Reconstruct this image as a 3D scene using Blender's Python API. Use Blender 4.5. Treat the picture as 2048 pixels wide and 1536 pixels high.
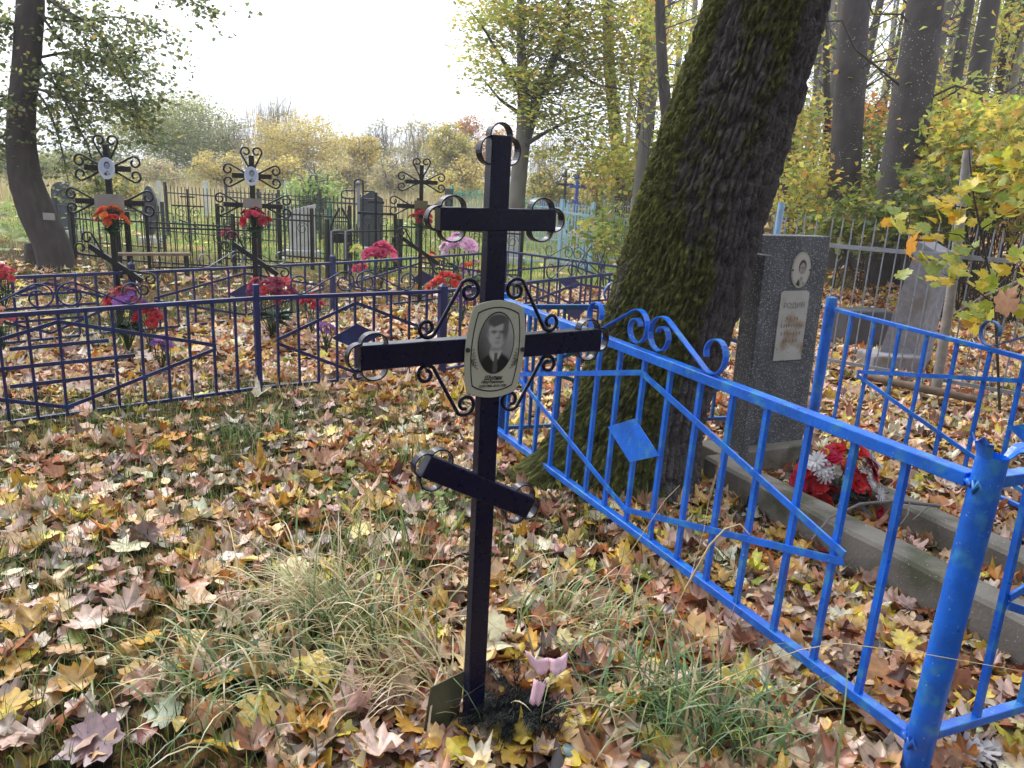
import bpy, math, random
import numpy as np
from mathutils import Vector, Matrix

S = bpy.context.scene
for o in list(bpy.data.objects):
    bpy.data.objects.remove(o, do_unlink=True)
random.seed(11)
rng = np.random.default_rng(11)
R = math.radians
COL = S.collection

# ------------------------------------------------------------------ camera
EYE, FPX, PITCH, ROLL = 1.6, 1539.0, R(14.6), R(2.76)
_f = np.array([0, math.cos(PITCH), -math.sin(PITCH)])
_u0 = np.array([0, math.sin(PITCH), math.cos(PITCH)])
_r0 = np.array([1.0, 0, 0])
_r = math.cos(ROLL) * _r0 + math.sin(ROLL) * _u0
_u = -math.sin(ROLL) * _r0 + math.cos(ROLL) * _u0
_c = np.array([0, 0, EYE])
cam_d = bpy.data.cameras.new('camera')
cam = bpy.data.objects.new('camera', cam_d)
COL.objects.link(cam)
cam.matrix_world = Matrix(((_r[0], _u[0], -_f[0], _c[0]), (_r[1], _u[1], -_f[1], _c[1]), (_r[2], _u[2], -_f[2], _c[2]), (0, 0, 0, 1)))
cam_d.sensor_fit = 'HORIZONTAL'
cam_d.sensor_width = 36.0
cam_d.lens = 36.0 * FPX / 2048.0
cam_d.clip_start = 0.05
cam_d.clip_end = 2000
S.camera = cam

# ------------------------------------------------------------------ world, sun, exposure
SUN_EL, SUN_AZ = R(42), R(-35)          # azimuth from the view direction, negative = to the left
W = bpy.data.worlds.new('World')
S.world = W
W.use_nodes = True
nt = W.node_tree
bg = nt.nodes['Background']
sky = nt.nodes.new('ShaderNodeTexSky')
sky.sky_type = 'NISHITA'
sky.sun_disc = False
sky.sun_elevation = SUN_EL
sky.sun_rotation = SUN_AZ
sky.air_density = 1.0
sky.dust_density = 6.0
sky.ozone_density = 1.0
skm = nt.nodes.new('ShaderNodeVectorMath')
skm.operation = 'SCALE'
skm.inputs['Scale'].default_value = 0.10
nt.links.new(sky.outputs[0], skm.inputs[0])
ov = nt.nodes.new('ShaderNodeMix')
ov.data_type = 'RGBA'
ov.inputs[0].default_value = 0.80        # thick even cloud over the clear sky
ov.inputs[7].default_value = (1.16, 1.24, 1.36, 1)
nt.links.new(skm.outputs[0], ov.inputs[6])
nt.links.new(ov.outputs[2], bg.inputs['Color'])
bg.inputs['Strength'].default_value = 1.0
sd = bpy.data.lights.new('sun', 'SUN')
sd.energy = 1.3
sd.angle = R(26)
sd.color = (1.0, 0.97, 0.93)
sun = bpy.data.objects.new('sun', sd)
COL.objects.link(sun)
sdir = Vector((math.sin(SUN_AZ) * math.cos(SUN_EL), math.cos(SUN_AZ) * math.cos(SUN_EL), math.sin(SUN_EL)))
sun.rotation_euler = sdir.to_track_quat('Z', 'Y').to_euler()
sun.location = (-10, 20, 30)
S.view_settings.view_transform = 'Standard'
S.view_settings.look = 'None'
S.view_settings.exposure = 0.88
S.view_settings.gamma = 1.0
S.view_settings.use_curve_mapping = False
S.render.engine = 'CYCLES'
S.cycles.use_denoising = True
S.cycles.max_bounces = 8
S.cycles.diffuse_bounces = 3
S.cycles.glossy_bounces = 2
S.cycles.transmission_bounces = 4
S.cycles.caustics_reflective = False
S.cycles.caustics_refractive = False

# ------------------------------------------------------------------ placing helpers
def ray(x, y):
    d = _f * FPX + _r * (x - 1024) + _u * (768 - y)
    return d / np.linalg.norm(d)

def sstep(a, b, x):
    t = np.clip((x - a) / (b - a), 0, 1)
    return t * t * (3 - 2 * t)

def tz(x, y):
    """height of the ground"""
    x = np.asarray(x, float); y = np.asarray(y, float)
    z = 0.022 * np.sin(x * 2.1 + 0.4) * np.sin(y * 1.7 + 1.0) + 0.012 * np.sin(x * 5.3 + y * 3.1)
    z = z * sstep(1.0, 3.0, np.hypot(x, y))
    z = z + 0.75 * sstep(8.5, 17, y) * sstep(2.2, 8, x) + 2.4 * sstep(16, 45, y) * sstep(4, 24, x)
    z = z + 0.5 * sstep(40, 70, y)
    return z

def gz(x, y, z=0.0):
    """point at height z seen at photo pixel x, y"""
    d = ray(x, y); return _c + d * ((z - EYE) / d[2])

def gp(x, y):
    """ground point seen at photo pixel x, y"""
    z = 0.0
    for i in range(6):
        p = gz(x, y, z); z = float(tz(p[0], p[1]))
    return gz(x, y, z)

def at(x, y, Y):
    d = ray(x, y); return _c + d * (Y / d[1])

def height_at(P, py):
    """height over ground point P at which the photo row is py"""
    lo, hi = -1.0, 12.0
    for i in range(50):
        m = (lo + hi) / 2
        v = np.array([P[0], P[1], m]) - _c
        if 768 - v.dot(_u) * FPX / v.dot(_f) > py: lo = m
        else: hi = m
    return (lo + hi) / 2

def onplane(P, d, x, y):
    d = np.array(d[:2], float); d /= np.hypot(*d); n = np.array([-d[1], d[0]])
    r = ray(x, y); t = (np.array(P[:2]) - _c[:2]).dot(n) / r[:2].dot(n); p = _c + r * t
    return (p[:2] - np.array(P[:2])).dot(d), p[2]

def V3(p): return np.array([p[0], p[1], p[2]], float)

def lin(r, g, b):
    f = lambda c: (c / 255 / 12.92) if c <= 10 else ((c / 255 + 0.055) / 1.055) ** 2.4
    return (f(r), f(g), f(b))

# ------------------------------------------------------------------ value noise
def _h(ix, iy, iz):
    n = (ix * 374761393 + iy * 668265263 + iz * 2147483647 % 1274126177) & 0x7fffffff
    n = ((n ^ (n >> 13)) * 1274126177) & 0x7fffffff
    n = ((n ^ (n >> 16)) * 668265263) & 0x7fffffff
    return ((n ^ (n >> 15)) & 0xffff) / 65535.0

def vnoise(x, y, z):
    x = np.asarray(x, float) + 1000; y = np.asarray(y, float) + 1000; z = np.asarray(z, float) + 1000
    x, y, z = np.broadcast_arrays(x, y, z)
    ix = np.floor(x).astype(np.int64); iy = np.floor(y).astype(np.int64); iz = np.floor(z).astype(np.int64)
    fx = x - ix; fy = y - iy; fz = z - iz
    fx = fx * fx * (3 - 2 * fx); fy = fy * fy * (3 - 2 * fy); fz = fz * fz * (3 - 2 * fz)
    r = 0
    for a in (0, 1):
        for b in (0, 1):
            for c in (0, 1):
                w = (fx if a else 1 - fx) * (fy if b else 1 - fy) * (fz if c else 1 - fz)
                r = r + w * _h(ix + a, iy + b, iz + c)
    return r

def worley(u, v, per):
    """distance gap between the two nearest cell points; u repeats after per cells"""
    iu = np.floor(u).astype(np.int64); iv = np.floor(v).astype(np.int64); f1 = np.full(u.shape, 9.0); f2 = f1.copy()
    for a in (-1, 0, 1):
        for b in (-1, 0, 1):
            cu_, cv_ = iu + a, iv + b; k = cu_ % per
            d = np.hypot(u - cu_ - 0.15 - 0.7 * _h(k, cv_ + 500, k * 0 + 7), v - cv_ - 0.15 - 0.7 * _h(k, cv_ + 500, k * 0 + 31))
            f2 = np.minimum(f2, np.maximum(d, f1)); f1 = np.minimum(f1, d)
    return f2 - f1

def fbm(x, y, z, o=4):
    r = 0; s = 0.5
    for i in range(o):
        r = r + s * vnoise(x, y, z); s *= 0.5
        x = x * 2.03 + 7; y = y * 2.03 + 3; z = z * 2.03 + 5
    return r

# ------------------------------------------------------------------ object helpers
ORG = {}

def thing(name, label, cat, loc=(0, 0, 0), group=None):
    o = bpy.data.objects.new(name, None)
    COL.objects.link(o)
    o.location = loc
    o.empty_display_size = 0.1
    o['label'] = label; o['category'] = cat
    if group: o['group'] = group
    ORG[o.name] = np.array(loc, float)
    return o

def org(o):
    while o.parent: o = o.parent
    return ORG.get(o.name, np.zeros(3))

def link(name, me, mat, parent=None, loc=None, label=None, cat=None, group=None, kind=None):
    o = bpy.data.objects.new(name, me)
    COL.objects.link(o)
    if mat: 
        me.materials.clear(); me.materials.append(mat)
    if parent: o.parent = parent
    if loc is not None:
        o.location = loc; ORG[o.name] = np.array(loc, float)
    if label: o['label'] = label
    if cat: o['category'] = cat
    if group: o['group'] = group
    if kind: o['kind'] = kind
    return o

def mesh_np(name, V, T, col=None, smooth=False):
    me = bpy.data.meshes.new(name)
    n, m = len(V), len(T)
    me.vertices.add(n); me.vertices.foreach_set('co', np.ascontiguousarray(V, dtype=np.float32).ravel())
    me.loops.add(3 * m); me.loops.foreach_set('vertex_index', np.ascontiguousarray(T, dtype=np.int32).ravel())
    me.polygons.add(m); me.polygons.foreach_set('loop_start', np.arange(0, 3 * m, 3, dtype=np.int32))
    if smooth: me.polygons.foreach_set('use_smooth', np.ones(m, dtype=bool))
    me.update(calc_edges=True)
    if col is not None:
        a = me.attributes.new('Col', 'FLOAT_COLOR', 'POINT')
        c = np.ones((n, 4), np.float32); c[:, :3] = col
        a.data.foreach_set('color', c.ravel())
    return me

def nrm(v):
    v = np.asarray(v, float); return v / (np.linalg.norm(v) + 1e-12)

class MB:
    """collects shapes into one mesh"""
    def __init__(s): s.v = []; s.f = []; s.sm = []
    def add(s, vs, fs, smooth=False):
        b = len(s.v); s.v.extend([tuple(map(float, p)) for p in vs])
        for f in fs: s.f.append(tuple(b + i for i in f)); s.sm.append(smooth)
    def bar(s, p, q, w, h, side=None):
        """rectangular bar from p to q; w across 'side', h across the third axis"""
        p = V3(p); q = V3(q); d = nrm(q - p)
        if side is None:
            side = np.cross(d, (0, 0, 1)); side = (1, 0, 0) if np.linalg.norm(side) < 1e-3 else side
        a = np.asarray(side, float); a = nrm(a - d * a.dot(d)); b = np.cross(d, a)
        c = [(-1, -1), (1, -1), (1, 1), (-1, 1)]
        vs = [e + a * (w / 2 * i) + b * (h / 2 * j) for e in (p, q) for i, j in c]
        s.add(vs, [(3, 2, 1, 0), (4, 5, 6, 7)] + [(i, (i + 1) % 4, 4 + (i + 1) % 4, 4 + i) for i in range(4)])
        return s
    def tube(s, pts, r, n=8, cap=True):
        pts = np.array(pts, float); k = len(pts)
        r = np.full(k, r) if np.isscalar(r) else np.array(r, float)
        t = np.gradient(pts, axis=0); t /= np.linalg.norm(t, axis=1)[:, None] + 1e-12
        a = np.cross(t[0], (0.3, 0.2, 1)); 
        if np.linalg.norm(a) < 1e-3: a = np.cross(t[0], (1, 0, 0))
        a = nrm(a); vs = []
        for i in range(k):
            a = nrm(a - t[i] * a.dot(t[i])); b = np.cross(t[i], a)
            for j in range(n):
                an = 2 * math.pi * j / n; vs.append(pts[i] + (a * math.cos(an) + b * math.sin(an)) * r[i])
        fs = [(i * n + j, i * n + (j + 1) % n, (i + 1) * n + (j + 1) % n, (i + 1) * n + j) for i in range(k - 1) for j in range(n)]
        s.add(vs, fs, True)
        if cap:
            s.add(vs[:n], [tuple(range(n))[::-1]]); s.add(vs[-n:], [tuple(range(n))])
        return s
    def strip(s, pts, wv, th):
        """flat iron strip following pts, width vector wv, thickness th"""
        pts = np.array(pts, float); wv = np.array(wv, float); wn = nrm(wv)
        t = np.gradient(pts, axis=0); t /= np.linalg.norm(t, axis=1)[:, None] + 1e-12
        vs = []
        for i in range(len(pts)):
            n = nrm(np.cross(t[i], wn)) * th / 2
            vs += [pts[i] - wv / 2 - n, pts[i] + wv / 2 - n, pts[i] + wv / 2 + n, pts[i] - wv / 2 + n]
        k = len(pts)
        fs = [(i * 4 + j, i * 4 + (j + 1) % 4, i * 4 + 4 + (j + 1) % 4, i * 4 + 4 + j) for i in range(k - 1) for j in range(4)]
        s.add(vs, fs + [(3, 2, 1, 0), tuple(4 * k - 4 + i for i in range(4))]); return s
    def plate(s, pts, nv):
        """polygon pts extruded by vector nv"""
        pts = [V3(p) for p in pts]; nv = np.array(nv, float); n = len(pts)
        s.add([p for p in pts] + [p + nv for p in pts], [tuple(range(n))[::-1], tuple(range(n, 2 * n))] + [(i, (i + 1) % n, n + (i + 1) % n, n + i) for i in range(n)]); return s
    def box(s, c, size, ax=(1, 0, 0)):
        ax = nrm((ax[0], ax[1], 0)); ay = np.array([-ax[1], ax[0], 0]); c = V3(c)
        vs = [c + ax * (i * size[0] / 2) + ay * (j * size[1] / 2) + np.array([0, 0, k * size[2] / 2]) for k in (-1, 1) for i, j in ((-1, -1), (1, -1), (1, 1), (-1, 1))]
        s.add(vs, [(3, 2, 1, 0), (4, 5, 6, 7)] + [(i, (i + 1) % 4, 4 + (i + 1) % 4, 4 + i) for i in range(4)]); return s
    def blob(s, c, rad, n=10, m=7, noise=0.0, seed=0):
        c = V3(c); rad = np.array(rad, float) * np.ones(3); vs = []
        for i in range(m + 1):
            th = math.pi * i / m
            for j in range(n):
                ph = 2 * math.pi * j / n
                d = np.array([math.sin(th) * math.cos(ph), math.sin(th) * math.sin(ph), math.cos(th)])
                k = 1 + noise * (2 * float(vnoise(d[0] * 2.2 + seed, d[1] * 2.2, d[2] * 2.2)) - 1)
                vs.append(c + d * rad * k)
        s.add(vs, [(i * n + j, i * n + (j + 1) % n, (i + 1) * n + (j + 1) % n, (i + 1) * n + j) for i in range(m) for j in range(n)], True); return s
    def build(s, name, mat, parent=None, bevel=0, **kw):
        loc = kw.pop('loc', None)
        o0 = org(parent) if parent else (np.array(loc, float) if loc is not None else np.zeros(3))
        me = bpy.data.meshes.new(name)
        me.from_pydata([(a[0] - o0[0], a[1] - o0[1], a[2] - o0[2]) for a in s.v], [], s.f)
        me.polygons.foreach_set('use_smooth', s.sm)
        me.update()
        o = link(name, me, mat, parent, loc, **kw)
        if bevel:
            b = o.modifiers.new('bevel', 'BEVEL'); b.width = bevel; b.segments = 2; b.limit_method = 'ANGLE'; b.angle_limit = R(50)
        return o

def copy_tree(o, parent=None):
    c = o.copy(); COL.objects.link(c); c.parent = parent
    for ch in list(o.children): copy_tree(ch, c)
    return c

# ------------------------------------------------------------------ materials
MATS = {}
def new_mat(name):
    m = bpy.data.materials.new(name); m.use_nodes = True
    m.node_tree.nodes.clear()
    return m, m.node_tree

def N(nt, t, **kw):
    n = nt.nodes.new(t)
    for k, v in kw.items():
        if k in ('in_',):
            for i, val in v.items(): n.inputs[i].default_value = val
        else: setattr(n, k, v)
    return n

def ramp(nt, fac, stops):
    r = nt.nodes.new('ShaderNodeValToRGB'); e = r.color_ramp.elements
    while len(e) < len(stops): e.new(0.5)
    for i, (p, c) in enumerate(stops):
        e[i].position = p; e[i].color = (*c, 1) if len(c) == 3 else c
    nt.links.new(fac, r.inputs[0]); return r.outputs[0]

def mixc(nt, fac, a, b, mode='MIX'):
    m = nt.nodes.new('ShaderNodeMix'); m.data_type = 'RGBA'; m.blend_type = mode
    for i, v in ((0, fac), (6, a), (7, b)):
        if isinstance(v, (int, float)): m.inputs[i].default_value = v
        elif isinstance(v, tuple): m.inputs[i].default_value = (*v, 1) if len(v) == 3 else v
        else: nt.links.new(v, m.inputs[i])
    return m.outputs[2]

def surf(name, base, rough=0.6, var=0.25, scale=12, spots=None, spot_scale=60, spot_at=(0.66, 0.72), bump=0.15, bump_scale=80, metallic=0.0, wear=None, wear_at=(0.58, 0.68), wear_scale=9, coat=0.0, spec=0.5):
    """painted, stone or plain surface: base colour with broad variation, worn patches, small spots and fine relief"""
    if name in MATS: return MATS[name]
    m, t = new_mat(name)
    out = N(t, 'ShaderNodeOutputMaterial'); b = N(t, 'ShaderNodeBsdfPrincipled'); tc = N(t, 'ShaderNodeTexCoord')
    t.links.new(b.outputs[0], out.inputs[0])
    def noise(sc, det=4):
        n = N(t, 'ShaderNodeTexNoise'); n.inputs['Scale'].default_value = sc; n.inputs['Detail'].default_value = det
        t.links.new(tc.outputs['Object'], n.inputs['Vector']); return n.outputs['Fac']
    lo = tuple(c * (1 - var) for c in base); hi = tuple(min(1, c * (1 + var)) for c in base)
    col = ramp(t, noise(scale), [(0.3, lo), (0.7, hi)])
    if wear is not None:
        col = mixc(t, ramp(t, noise(wear_scale, 6), [(wear_at[0], (0, 0, 0)), (wear_at[1], (1, 1, 1))]), col, wear)
    if spots is not None:
        col = mixc(t, ramp(t, noise(spot_scale, 3), [(spot_at[0], (0, 0, 0)), (spot_at[1], (1, 1, 1))]), col, spots)
    t.links.new(col, b.inputs['Base Color'])
    rr = N(t, 'ShaderNodeMapRange'); rr.inputs[3].default_value = max(0.05, rough - 0.12); rr.inputs[4].default_value = min(1, rough + 0.12)
    t.links.new(noise(scale * 2.3), rr.inputs[0]); t.links.new(rr.outputs[0], b.inputs['Roughness'])
    b.inputs['Metallic'].default_value = metallic
    b.inputs['Specular IOR Level'].default_value = spec
    b.inputs['Coat Weight'].default_value = coat
    if bump:
        bp = N(t, 'ShaderNodeBump'); bp.inputs['Strength'].default_value = bump; bp.inputs['Distance'].default_value = 0.004
        t.links.new(noise(bump_scale, 5), bp.inputs['Height']); t.links.new(bp.outputs[0], b.inputs['Normal'])
    MATS[name] = m; return m

def leaf_mat(name, source='attr', trans=0.35, gloss=0.06, mottled=0.35, vary=False):
    """thin leaf: own colour, mottled, lit through from behind"""
    if name in MATS: return MATS[name]
    m, t = new_mat(name)
    out = N(t, 'ShaderNodeOutputMaterial')
    if source == 'attr':
        a = N(t, 'ShaderNodeAttribute', attribute_name='Col'); c0 = a.outputs['Color']
    else:
        a = N(t, 'ShaderNodeObjectInfo'); c0 = a.outputs['Color']
        if vary:
            av = N(t, 'ShaderNodeAttribute', attribute_name='Col'); c0 = mixc(t, 1.0, c0, av.outputs['Color'], 'MULTIPLY')
    g = N(t, 'ShaderNodeNewGeometry')
    n = N(t, 'ShaderNodeTexNoise'); n.inputs['Scale'].default_value = 38; n.inputs['Detail'].default_value = 5
    t.links.new(g.outputs['Position'], n.inputs['Vector'])
    dk = ramp(t, n.outputs['Fac'], [(0.32, (1 - mottled,) * 3), (0.55, (1, 1, 1)), (0.75, (1.15, 1.12, 1.05))])
    c = mixc(t, 1.0, c0, dk, 'MULTIPLY')
    df = N(t, 'ShaderNodeBsdfDiffuse'); tr = N(t, 'ShaderNodeBsdfTranslucent'); gl = N(t, 'ShaderNodeBsdfGlossy'); gl.inputs['Roughness'].default_value = 0.38
    t.links.new(c, df.inputs[0]); t.links.new(c, tr.inputs[0])
    m1 = N(t, 'ShaderNodeMixShader'); m1.inputs[0].default_value = trans
    t.links.new(df.outputs[0], m1.inputs[1]); t.links.new(tr.outputs[0], m1.inputs[2])
    m2 = N(t, 'ShaderNodeMixShader'); m2.inputs[0].default_value = gloss
    t.links.new(m1.outputs[0], m2.inputs[1]); t.links.new(gl.outputs[0], m2.inputs[2])
    t.links.new(m2.outputs[0], out.inputs[0])
    MATS[name] = m; return m

def flat(name, c, rough=0.6, **kw): return surf(name, c, rough, var=0.12, **kw)

def attr_mat(name, rough=0.5, bump=0, bump_scale=60, dist=0.006, dots=None):
    if name in MATS: return MATS[name]
    m, t = new_mat(name)
    out = N(t, 'ShaderNodeOutputMaterial'); b = N(t, 'ShaderNodeBsdfPrincipled'); a = N(t, 'ShaderNodeAttribute', attribute_name='Col')
    cc = a.outputs['Color']
    if dots:
        tcd = N(t, 'ShaderNodeTexCoord'); v = N(t, 'ShaderNodeTexVoronoi'); v.inputs['Scale'].default_value = dots; t.links.new(tcd.outputs['Object'], v.inputs['Vector'])
        nd = N(t, 'ShaderNodeTexNoise'); nd.inputs['Scale'].default_value = 1.6; t.links.new(tcd.outputs['Object'], nd.inputs['Vector'])
        near = ramp(t, v.outputs['Distance'], [(0.11, (1, 1, 1)), (0.17, (0, 0, 0))]); some = ramp(t, nd.outputs['Fac'], [(0.50, (0, 0, 0)), (0.60, (1, 1, 1))])
        cc = mixc(t, mixc(t, 1.0, near, some, 'MULTIPLY'), cc, lin(206, 208, 204))
    t.links.new(cc, b.inputs['Base Color']); t.links.new(b.outputs[0], out.inputs[0]); b.inputs['Roughness'].default_value = rough
    b.inputs['Specular IOR Level'].default_value = 0.3
    if bump:
        tc = N(t, 'ShaderNodeTexCoord'); n = N(t, 'ShaderNodeTexNoise'); n.inputs['Scale'].default_value = bump_scale; n.inputs['Detail'].default_value = 6
        t.links.new(tc.outputs['Object'], n.inputs['Vector'])
        bp = N(t, 'ShaderNodeBump'); bp.inputs['Strength'].default_value = bump; bp.inputs['Distance'].default_value = dist
        t.links.new(n.outputs['Fac'], bp.inputs['Height']); t.links.new(bp.outputs[0], b.inputs['Normal'])
    MATS[name] = m; return m

M_NAVY = surf('navy_enamel', lin(10, 12, 44), 0.30, var=0.2, scale=20, spots=lin(92, 84, 86), spot_scale=150, spot_at=(0.69, 0.74), bump=0.14, bump_scale=60, wear=lin(12, 12, 34), wear_scale=14, spec=0.3)
M_BLUE = surf('bright_blue_enamel', lin(6, 102, 214), 0.32, var=0.28, scale=9, spots=lin(150, 176, 198), spot_scale=110, spot_at=(0.68, 0.72), bump=0.6, bump_scale=42, wear=lin(52, 134, 200), wear_at=(0.52, 0.66), wear_scale=17, spec=0.7)
M_TEAL = surf('weathered_blue_enamel', lin(22, 84, 158), 0.45, var=0.25, scale=7, spots=lin(110, 120, 110), spot_scale=90, bump=0.3, bump_scale=55, wear=lin(36, 92, 118), wear_at=(0.48, 0.62), wear_scale=8)
M_DKBLUE = surf('dark_blue_enamel', lin(27, 33, 88), 0.4, var=0.22, scale=9, spots=lin(96, 100, 140), spot_scale=130, spot_at=(0.70, 0.75), bump=0.15, bump_scale=60, wear=lin(28, 60, 118), wear_at=(0.56, 0.7), wear_scale=6)
M_BLACK = surf('black_enamel', lin(24, 22, 26), 0.4, var=0.3, scale=14, spots=lin(84, 70, 62), spot_scale=90, spot_at=(0.68, 0.74), bump=0.12)
M_SILVER = surf('silver_paint', lin(146, 152, 164), 0.42, var=0.16, scale=16, spots=lin(98, 84, 74), spot_scale=70, spot_at=(0.64, 0.72), bump=0.12, metallic=0.2)
M_CONC = surf('mossy_concrete', lin(124, 118, 110), 0.92, var=0.25, scale=5, spots=lin(206, 200, 190), spot_scale=150, spot_at=(0.66, 0.74), bump=0.7, bump_scale=70, wear=lin(84, 84, 66), wear_at=(0.52, 0.66), wear_scale=4)
M_PALECONC = surf('pale_concrete', lin(182, 180, 178), 0.9, var=0.18, scale=6, spots=lin(110, 108, 100), spot_scale=40, bump=0.4)
M_DKSTONE = surf('dark_granite', lin(62, 64, 72), 0.4, var=0.25, scale=8, spots=lin(120, 122, 130), spot_scale=180, bump=0.05)
M_WOOD = surf('old_wood', lin(118, 100, 84), 0.85, var=0.35, scale=11, bump=0.4, bump_scale=40)
M_ENAMEL = surf('enamel_plate', lin(178, 180, 164), 0.3, var=0.05, scale=8, bump=0.0, wear=lin(156, 154, 134), wear_at=(0.60, 0.8))
M_LEAF = leaf_mat('fallen_leaf', 'attr', 0.22, 0.085)
M_LEAFO = leaf_mat('fallen_leaf_single', 'object', 0.22, 0.085, vary=True)
M_GREEN = leaf_mat('living_leaf', 'attr', 0.6, 0.04, 0.2)
M_GREENO = leaf_mat('living_leaf_single', 'object', 0.5, 0.05, 0.2)
M_GRASS = leaf_mat('grass_blade', 'attr', 0.3, 0.06, 0.15)
M_PETAL = leaf_mat('cloth_petal', 'object', 0.3, 0.03, 0.12)

def terrazzo(name, base, chip, dens=0.42):
    m, t = new_mat(name)
    out = N(t, 'ShaderNodeOutputMaterial'); b = N(t, 'ShaderNodeBsdfPrincipled'); tc = N(t, 'ShaderNodeTexCoord')
    v = N(t, 'ShaderNodeTexVoronoi'); v.inputs['Scale'].default_value = 130
    t.links.new(tc.outputs['Object'], v.inputs['Vector'])
    n = N(t, 'ShaderNodeTexNoise'); n.inputs['Scale'].default_value = 6; n.inputs['Detail'].default_value = 5
    t.links.new(tc.outputs['Object'], n.inputs['Vector'])
    sep = N(t, 'ShaderNodeSeparateColor'); t.links.new(v.outputs['Color'], sep.inputs[0])
    chips = ramp(t, sep.outputs[0], [(1 - dens, (0, 0, 0)), (1 - dens + 0.03, (1, 1, 1))])
    tone = ramp(t, sep.outputs[1], [(0.0, tuple(c * 0.55 for c in chip)), (1.0, chip)])
    core = ramp(t, v.outputs['Distance'], [(0.36, (1, 1, 1)), (0.5, (0, 0, 0))])
    f = mixc(t, 1.0, chips, core, 'MULTIPLY')
    dirt = ramp(t, n.outputs['Fac'], [(0.3, tuple(c * 0.65 for c in base)), (0.7, tuple(c * 1.25 for c in base))])
    c = mixc(t, f, dirt, tone)
    t.links.new(c, b.inputs['Base Color']); b.inputs['Roughness'].default_value = 0.75
    bp = N(t, 'ShaderNodeBump'); bp.inputs['Strength'].default_value = 0.35; bp.inputs['Distance'].default_value = 0.003
    t.links.new(f, bp.inputs['Height']); t.links.new(bp.outputs[0], b.inputs['Normal'])
    t.links.new(b.outputs[0], out.inputs[0]); return m

M_TERR = terrazzo('terrazzo', lin(92, 94, 98), lin(176, 176, 174), 0.36)

# ------------------------------------------------------------------ leaf shapes
def fan(outline, z):
    """leaf from outline points around a middle point, with height z(x, y)"""
    o = np.array(outline, float); c = np.array([[0.0, 0.08]])
    v = np.vstack([c, o]); n = len(o)
    V = np.column_stack([v, z(v[:, 0], v[:, 1])])
    T = np.array([(0, 1 + i, 1 + (i + 1) % n) for i in range(n)])
    return V, T

_half = [(0.03, -0.42), (0.13, -0.40), (0.27, -0.46), (0.34, -0.34), (0.33, -0.23), (0.48, -0.19), (0.58, -0.04), (0.45, 0.03), (0.50, 0.22), (0.38, 0.22), (0.27, 0.18), (0.28, 0.38), (0.16, 0.37), (0.08, 0.48)]
_maple = _half + [(0.0, 0.62)] + [(-x, y) for x, y in _half[::-1]]
_mid = [(0.05, -0.42), (0.26, -0.38), (0.24, -0.16), (0.54, -0.02), (0.26, 0.12), (0.22, 0.33), (0, 0.6)]
_mid = _mid + [(-x, y) for x, y in _mid[-2::-1]]
_oval = [(0.0, -0.5), (0.2, -0.36), (0.33, -0.1), (0.3, 0.15), (0.16, 0.38), (0, 0.56), (-0.16, 0.38), (-0.3, 0.15), (-0.33, -0.1), (-0.2, -0.36)]
_heart = [(0.0, -0.34), (0.14, -0.44), (0.34, -0.36), (0.42, -0.12), (0.34, 0.14), (0.16, 0.36), (0, 0.56), (-0.16, 0.36), (-0.34, 0.14), (-0.42, -0.12), (-0.34, -0.36), (-0.14, -0.44)]

def warp(seed, curl):
    r = np.random.default_rng(seed)
    a, b, c = r.normal(0, 1, 3); s = r.uniform(0, 9)
    def z(x, y):
        rr = x * x + y * y
        return curl * (0.8 * a * x * x + 0.8 * b * y * y + 0.5 * c * x * y + 0.55 * abs(a) * rr + 0.5 * (vnoise(x * 4 + s, y * 4 - s, s) - 0.5) * np.sqrt(rr) * 1.6) - 0.10 * curl * np.abs(x) * (1 if c > 0 else -1)
    return z

T_MAPLE = [fan(_maple, warp(i, 0.35 + 0.95 * (i % 6) / 5)) for i in range(24)]
T_FLAT = [fan(_maple, warp(100 + i, 0.22)) for i in range(8)]
T_MID = [fan(_mid, warp(200 + i, 0.6)) for i in range(12)]
T_OVAL = [fan(_oval, warp(300 + i, 0.7)) for i in range(10)]
T_HEART = [fan(_heart, warp(400 + i, 0.35)) for i in range(6)]
_q = np.array([(0, -0.5, 0), (0.34, 0, 0.1), (0, 0.55, 0), (-0.34, 0, 0.08)])
T_QUAD = [(_q * np.array([1, 1, s]), np.array([(0, 1, 2), (0, 2, 3)])) for s in (-1.5, 0.5, 1.6)]

def frames(n, tilt, r=rng, up=None):
    """n random rotation matrices whose third axis leans from vertical by about tilt (radians)"""
    az = r.uniform(0, 2 * np.pi, n); tl = np.abs(r.normal(0, 1, n)) * tilt
    nz = np.column_stack([np.sin(tl) * np.cos(az), np.sin(tl) * np.sin(az), np.cos(tl)])
    if up is not None:
        nz = nz + up; nz /= np.linalg.norm(nz, axis=1)[:, None] + 1e-9
    h = r.normal(0, 1, (n, 3)); x = h - nz * np.sum(h * nz, 1)[:, None]; x /= np.linalg.norm(x, axis=1)[:, None] + 1e-9
    y = np.cross(nz, x)
    return np.stack([x, y, nz], axis=2)

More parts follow.
